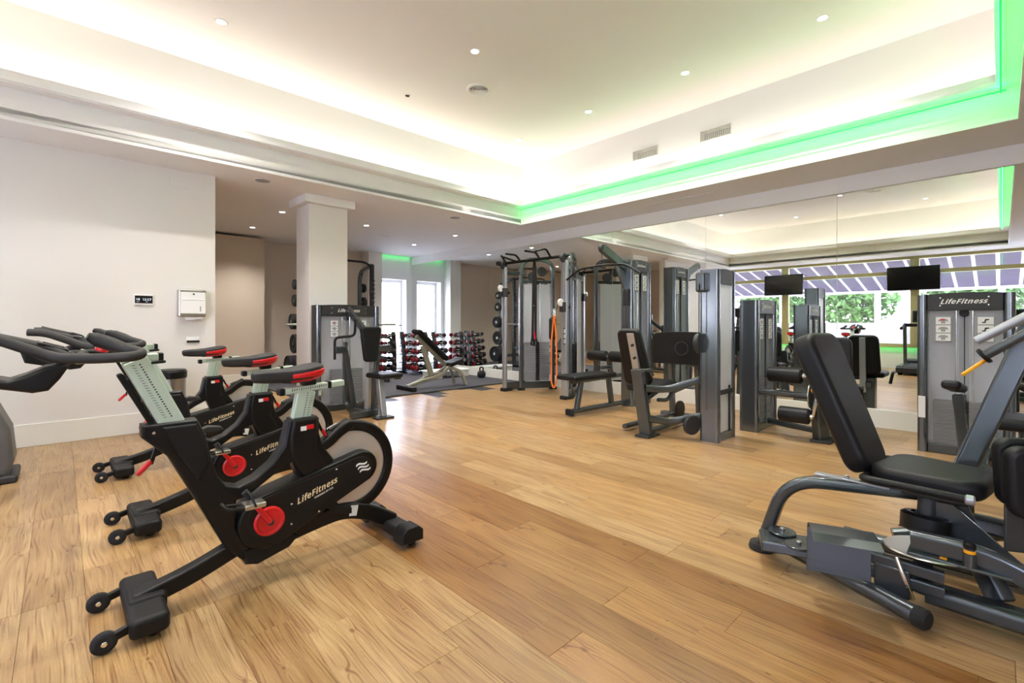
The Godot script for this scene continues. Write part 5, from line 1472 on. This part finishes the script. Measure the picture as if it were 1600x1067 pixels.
# ---------------------------------------------------------------- things on the left wall
func build_wall_things() -> void:
	var zw := ZL
	var t := thing("paper_towel_dispenser", "steel and white paper towel dispenser on the cream wall", "dispenser", Vector3(1.10, 1.27, zw))
	part(t, "housing", slab(mb(), 0.965, 1.235, 1.275, 1.595, zw + 0.002, zw + 0.12, 0.018), M.steel)
	part(t, "front_cover", slab(mb(), 0.985, 1.228, 1.315, 1.56, zw + 0.12, zw + 0.128, 0.004), M.white)
	part(t, "cover_ridge", mb().tube([Vector3(1.0, 1.475, zw + 0.128), Vector3(1.21, 1.475, zw + 0.128)], 0.006, 8), M.white)
	part(t, "lock", mb().lathe(axis_z(Vector3(1.11, 1.538, zw + 0.126)), disc(0.010, 0.005, 0.001), 14), M.dark)
	part(t, "level_window", slab(mb(), 1.172, 1.178, 1.34, 1.40, zw + 0.127, zw + 0.1295), M.inkdark)
	var pt := thing("paper_towel", "white paper towel hanging out of the wall dispenser", "paper towel", Vector3(1.1, 1.24, zw + 0.06))
	part(pt, "sheet", mb().ext([Vector2(1.03, 1.275), Vector2(1.21, 1.275), Vector2(1.205, 1.245), Vector2(1.15, 1.252), Vector2(1.10, 1.24), Vector2(1.04, 1.243)], zw + 0.055, zw + 0.10, 0.004), M.white)
	t = thing("wall_clock_display", "small dark digital date and time display on the cream wall", "clock", Vector3(0.665, 1.41, zw))
	part(t, "case", slab(mb(), 0.58, 0.752, 1.405, 1.525, zw + 0.001, zw + 0.02, 0.004), M.white)
	part(t, "screen", slab(mb(), 0.588, 0.744, 1.423, 1.507, zw + 0.02, zw + 0.022), M.screen)
	var lit := glow(Color(0.85, 0.88, 0.95), 0.4)
	lettering(t, "date_digits", "18", Transform3D(Basis(), Vector3(0.614, 1.466, zw + 0.0225)), 0.024, lit)
	lettering(t, "time_digits", "12:27", Transform3D(Basis(), Vector3(0.692, 1.466, zw + 0.0225)), 0.024, lit)
	part(t, "underline", slab(mb(), 0.602, 0.626, 1.438, 1.442, zw + 0.022, zw + 0.0228), lit)
	part(t, "underline", slab(mb(), 0.682, 0.70, 1.438, 1.442, zw + 0.022, zw + 0.0228), lit)
	t = thing("card_switch", "white card holder with a black slot on the cream wall", "switch", Vector3(1.12, 1.0, zw))
	part(t, "plate", slab(mb(), 1.055, 1.19, 0.975, 1.045, zw + 0.001, zw + 0.016, 0.004), M.white)
	part(t, "slot", slab(mb(), 1.06, 1.186, 0.978, 1.004, zw + 0.014, zw + 0.0175), M.inkdark)
	var c := Vector3(0.88, 0, -6.33)
	t = thing("waste_bin", "round steel waste bin with a black lid by the cream wall", "bin", c)
	part(t, "body", mb().lathe(Transform3D(Basis(), c), [Vector2(0.0001, 0.0), Vector2(0.135, 0.0), Vector2(0.138, 0.02), Vector2(0.138, 0.60), Vector2(0.0001, 0.60)], 32), M.steel)
	part(t, "lid", mb().lathe(Transform3D(Basis(), c + Vector3(0, 0.60, 0)), [Vector2(0.142, 0), Vector2(0.148, 0.01), Vector2(0.148, 0.07), Vector2(0.135, 0.095), Vector2(0.0001, 0.105)], 32), M.black)
	part(t, "base_ring", mb().lathe(Transform3D(Basis(), c), [Vector2(0.142, 0), Vector2(0.142, 0.03), Vector2(0.138, 0.032)], 32), M.black)

# ---------------------------------------------------------------- cardio machines and screens at the window side
func build_cardio() -> void:
	# upright elliptical at the left edge
	var c := Vector3(-0.55, 0, -5.35)
	var t := thing("cross_trainer", "dark grey cross trainer at the left edge by the cream wall", "cross trainer", c)
	part(t, "shroud", mb().ext([Vector2(-0.30, 0.04), Vector2(0.27, 0.04), Vector2(0.30, 0.16), Vector2(0.28, 0.40), Vector2(0.20, 0.60), Vector2(0.10, 0.70), Vector2(-0.10, 0.72), Vector2(-0.24, 0.50), Vector2(-0.30, 0.25)], -0.17, 0.17, 0.04, 4, Transform3D(Basis(), c)), mat(col(92, 90, 88), 0.5))
	part(t, "base", mb().bx(c + Vector3(0, 0.03, 0), Vector3(0.64, 0.06, 0.42), 0.02, 2), M.dark)
	part(t, "vent_rows", mb().bx(c + Vector3(0.17, 0.52, 0.172), Vector3(0.08, 0.05, 0.003), 0.001), M.black)
	part(t, "mast", mb().bar(c + Vector3(-0.05, 0.65, 0), c + Vector3(-0.15, 1.42, 0), 0.09, 0.07, 0.014, 2), M.dark)
	var cs := part(t, "console", mb().bx(c + Vector3(-0.14, 1.52, 0), Vector3(0.07, 0.28, 0.40), 0.02, 2, Basis(Vector3(0, 0, 1), 0.25)), M.black)
	part(cs, "display", mb().bx(c + Vector3(-0.10, 1.53, 0), Vector3(0.006, 0.2, 0.32), 0.002, 1, Basis(Vector3(0, 0, 1), 0.25)), M.screen)
	for s in [-1, 1]:
		part(t, "moving_arm", mb().tube(MB.fil([c + Vector3(0.0, 0.5, 0.24 * s), c + Vector3(-0.12, 1.1, 0.25 * s), c + Vector3(-0.05, 1.45, 0.24 * s), c + Vector3(0.03, 1.62, 0.22 * s)], 0.1), 0.02, 10), M.black)
		part(t, "foot_pedal", mb().bx(c + Vector3(-0.55, 0.28 + 0.06 * s, 0.16 * s), Vector3(0.42, 0.06, 0.15), 0.02, 2), M.black)
		part(t, "pedal_arm", mb().bar(c + Vector3(-0.2, 0.3, 0.2 * s), c + Vector3(-0.95, 0.24, 0.2 * s), 0.05, 0.07, 0.012), M.frame)
	part(t, "rear_foot", mb().bar(c + Vector3(-0.95, 0.04, -0.3), c + Vector3(-0.95, 0.04, 0.3), 0.08, 0.08, 0.02), M.dark)
	part(t, "floor_rail", mb().bar(c + Vector3(-0.25, 0.05, 0), c + Vector3(-0.95, 0.05, 0), 0.1, 0.07, 0.014), M.frame)
	# treadmill
	for q in [[Vector3(-1.35, 0, -1.35), "treadmill facing the windows below the right-hand screen"], [Vector3(-1.35, 0, 0.2), "treadmill facing the windows furthest from the cream wall"]]:
		var p: Vector3 = q[0]
		t = thing("treadmill", q[1], "treadmill", p)
		part(t, "deck", mb().bx(p + Vector3(0.1, 0.12, 0), Vector3(1.7, 0.14, 0.74), 0.03, 2), M.dark)
		part(t, "belt", mb().bx(p + Vector3(0.2, 0.196, 0), Vector3(1.4, 0.012, 0.5), 0.004), M.rubber)
		part(t, "motor_hood", mb().bx(p + Vector3(-0.72, 0.2, 0), Vector3(0.34, 0.2, 0.72), 0.06, 3), M.dark)
		for s in [-1, 1]:
			part(t, "side_rail", mb().bx(p + Vector3(0.15, 0.2, 0.31 * s), Vector3(1.5, 0.03, 0.1), 0.01), M.frame)
			part(t, "upright", mb().bar(p + Vector3(-0.62, 0.15, 0.36 * s), p + Vector3(-0.52, 1.15, 0.36 * s), 0.07, 0.1, 0.015), M.frame)
			part(t, "handrail", mb().sweep(MB.fil([p + Vector3(-0.6, 1.18, 0.36 * s), p + Vector3(-0.35, 1.12, 0.37 * s), p + Vector3(0.0, 1.08, 0.37 * s)], 0.1), MB.rr(0.06, 0.07, 0.025, 3)), M.black)
			part(t, "floor_foot", mb().bx(p + Vector3(0.8, 0.03, 0.3 * s), Vector3(0.1, 0.06, 0.08), 0.015), M.rubber)
		part(t, "console_bar", mb().bar(p + Vector3(-0.55, 1.16, -0.38), p + Vector3(-0.55, 1.16, 0.38), 0.14, 0.08, 0.02), M.black)
		cs = part(t, "console", mb().bx(p + Vector3(-0.60, 1.38, 0), Vector3(0.06, 0.3, 0.44), 0.02, 2, Basis(Vector3(0, 0, 1), 0.3)), M.black)
		part(cs, "display", mb().bx(p + Vector3(-0.568, 1.39, 0), Vector3(0.006, 0.22, 0.36), 0.002, 1, Basis(Vector3(0, 0, 1), 0.3)), M.screen)
	# televisions hung on the window posts
	for q in [[-4.64, "black television hung on the window post nearer the cream wall", false], [-1.6, "black television tilted on the window post nearer the weight towers", true]]:
		var z: float = q[0]
		t = thing("television", q[1], "television", Vector3(XW + 0.12, 2.08, z))
		part(t, "tv_case", mb().bx(Vector3(XW + 0.16, 2.38, z), Vector3(0.05, 0.62, 1.06), 0.01, 2, Basis(Vector3(0, 0, 1), -0.12 if q[2] else 0.04)), M.black)
		part(t, "tv_panel", mb().bx(Vector3(XW + 0.187, 2.383, z), Vector3(0.004, 0.58, 1.02), 0.001, 1, Basis(Vector3(0, 0, 1), -0.12 if q[2] else 0.04)), M.screen)
		part(t, "wall_bracket", mb().bx(Vector3(XW + 0.07, 2.38, z), Vector3(0.16, 0.14, 0.14), 0.01), M.dark)

# ---------------------------------------------------------------- outside the windows
func build_outside() -> void:
	var t := struct("terrace", "pale paved terrace outside the windows", Vector3(-10, 0, -2))
	part(t, "paving", slab(mb(), -30, XW - 0.2, -0.3, -0.02, -30, 25), M.terrace)
	part(t, "side_paving", slab(mb(), XW - 0.2, 20, -0.3, -0.02, -30, -11.35), M.terrace)
	var aw := thing("terrace_awning", "purple and white striped awning over the terrace", "awning", Vector3(-6, 2.2, -3))
	var pur := mat(col(60, 42, 72), 0.8)
	pur.backlight_enabled = true
	pur.backlight = Color(0.12, 0.08, 0.13)
	var wht := mat(col(190, 184, 188), 0.8)
	for i in 26:
		var z0 := -9.5 + i * 0.46
		part(aw, "purple_stripe", mb().bar(Vector3(-3.6, 3.0, z0), Vector3(-6.8, 2.35, z0), 0.38, 0.01, 0.002), pur)
		part(aw, "white_stripe", mb().bar(Vector3(-3.6, 3.0, z0 + 0.23), Vector3(-6.8, 2.35, z0 + 0.23), 0.08, 0.01, 0.002), wht)
	part(aw, "front_rail", mb().bar(Vector3(-6.85, 2.3, -9.8), Vector3(-6.85, 2.3, 2.4), 0.08, 0.08, 0.01), M.white)
	for z in [-9.0, -6.0, -3.0, 0.0]:
		var ps := thing("terrace_post", "white terrace post under the awning rail at the %s" % {-9.0: "far end", -6.0: "second bay", -3.0: "third bay", 0.0: "near end"}[z], "post", Vector3(-6.9, 0, z))
		part(ps, "shaft", slab(mb(), -6.98, -6.82, -0.02, 2.255, z - 0.08, z + 0.08, 0.006), M.white)
		part(ps, "plinth", slab(mb(), -7.02, -6.78, -0.02, 0.12, z - 0.12, z + 0.12, 0.006), M.white)
	var ba := thing("terrace_parapet", "low white parapet at the edge of the terrace", "wall", Vector3(-8, 0, -3))
	part(ba, "parapet_wall", slab(mb(), -8.1, -7.9, -0.02, 0.95, -14, 5), M.white)
	part(ba, "coping", slab(mb(), -8.15, -7.85, 0.95, 1.0, -14, 5, 0.008), M.white)
	var rng := RandomNumberGenerator.new()
	rng.seed = 23
	var places := ["leftmost in the mirror", "second from the left in the mirror", "in the middle in the mirror", "second from the right in the mirror", "rightmost in the mirror"]
	for k in 5:
		var p := Vector3(-12.5 - (k % 2) * 1.6, -0.02, -12.5 + k * 3.9)
		var tr := thing("garden_tree", "light green leafy tree beyond the terrace, " + places[k], "tree", p, "trees beyond the terrace")
		part(tr, "trunk", mb().tube([p, p + Vector3(0.1, 1.2, 0), p + Vector3(0, 2.4, 0.1)], 0.12, 8), M.bark)
		var b := mb()
		for i in 2600:
			var d := Vector3(rng.randfn(), rng.randfn(), rng.randfn()).normalized() * pow(rng.randf(), 0.4)
			var q := p + Vector3(0, 2.4, 0) + d * Vector3(1.7, 1.45, 1.7)
			var a := Vector3(rng.randfn(), rng.randfn(), rng.randfn()).normalized()
			var e := a.cross(Vector3(0.3, 1, 0.2)).normalized()
			var nn := a.cross(e).normalized()
			b.fq(q - a * 0.16, q - e * 0.10, q + a * 0.16, q + e * 0.10, nn)
		part(tr, "foliage", b, M.leaf)

# ---------------------------------------------------------------- scene
var W := {"cove": 4.6, "green": 0.75, "down": 9.0}

func _ready() -> void:
	var cam := Camera3D.new()
	cam.name = "camera"
	add_child(cam)
	var near := 0.05
	var f := 735.0
	cam.set_frustum(near * 1067.0 / f, Vector2(0, -(533.5 - 505.5) / f * near), near, 200.0)
	cam.look_at_from_position(Vector3(0, 1.2, 0), Vector3(0.69282, 1.2, -0.72111))
	cam.current = true
	var we := WorldEnvironment.new()
	we.name = "environment"
	var env := Environment.new()
	var sky := Sky.new()
	var sm := ProceduralSkyMaterial.new()
	sm.sky_top_color = Color(0.74, 0.79, 0.95)
	sm.sky_horizon_color = Color(0.98, 0.96, 1.0)
	sm.ground_bottom_color = Color(0.55, 0.53, 0.5)
	sm.ground_horizon_color = Color(0.85, 0.85, 0.84)
	sm.energy_multiplier = 28.0
	sky.sky_material = sm
	env.background_mode = Environment.BG_SKY
	env.sky = sky
	env.tonemap_mode = Environment.TONE_MAPPER_LINEAR
	env.tonemap_exposure = 0.82
	env.sdfgi_enabled = true
	env.ssao_enabled = true
	env.ssil_enabled = true
	we.environment = env
	add_child(we)
	build_materials()
	build_shell()
	build_lights()
	build_floor()
	build_bikes()
	build_hip_machine()
	build_leg_press()
	build_leg_curl()
	build_arm_tower()
	build_pulldown()
	build_rig()
	build_row_machine()
	build_rack()
	build_dumbbells()
	build_bench()
	build_wall_things()
	build_cardio()
	build_outside()
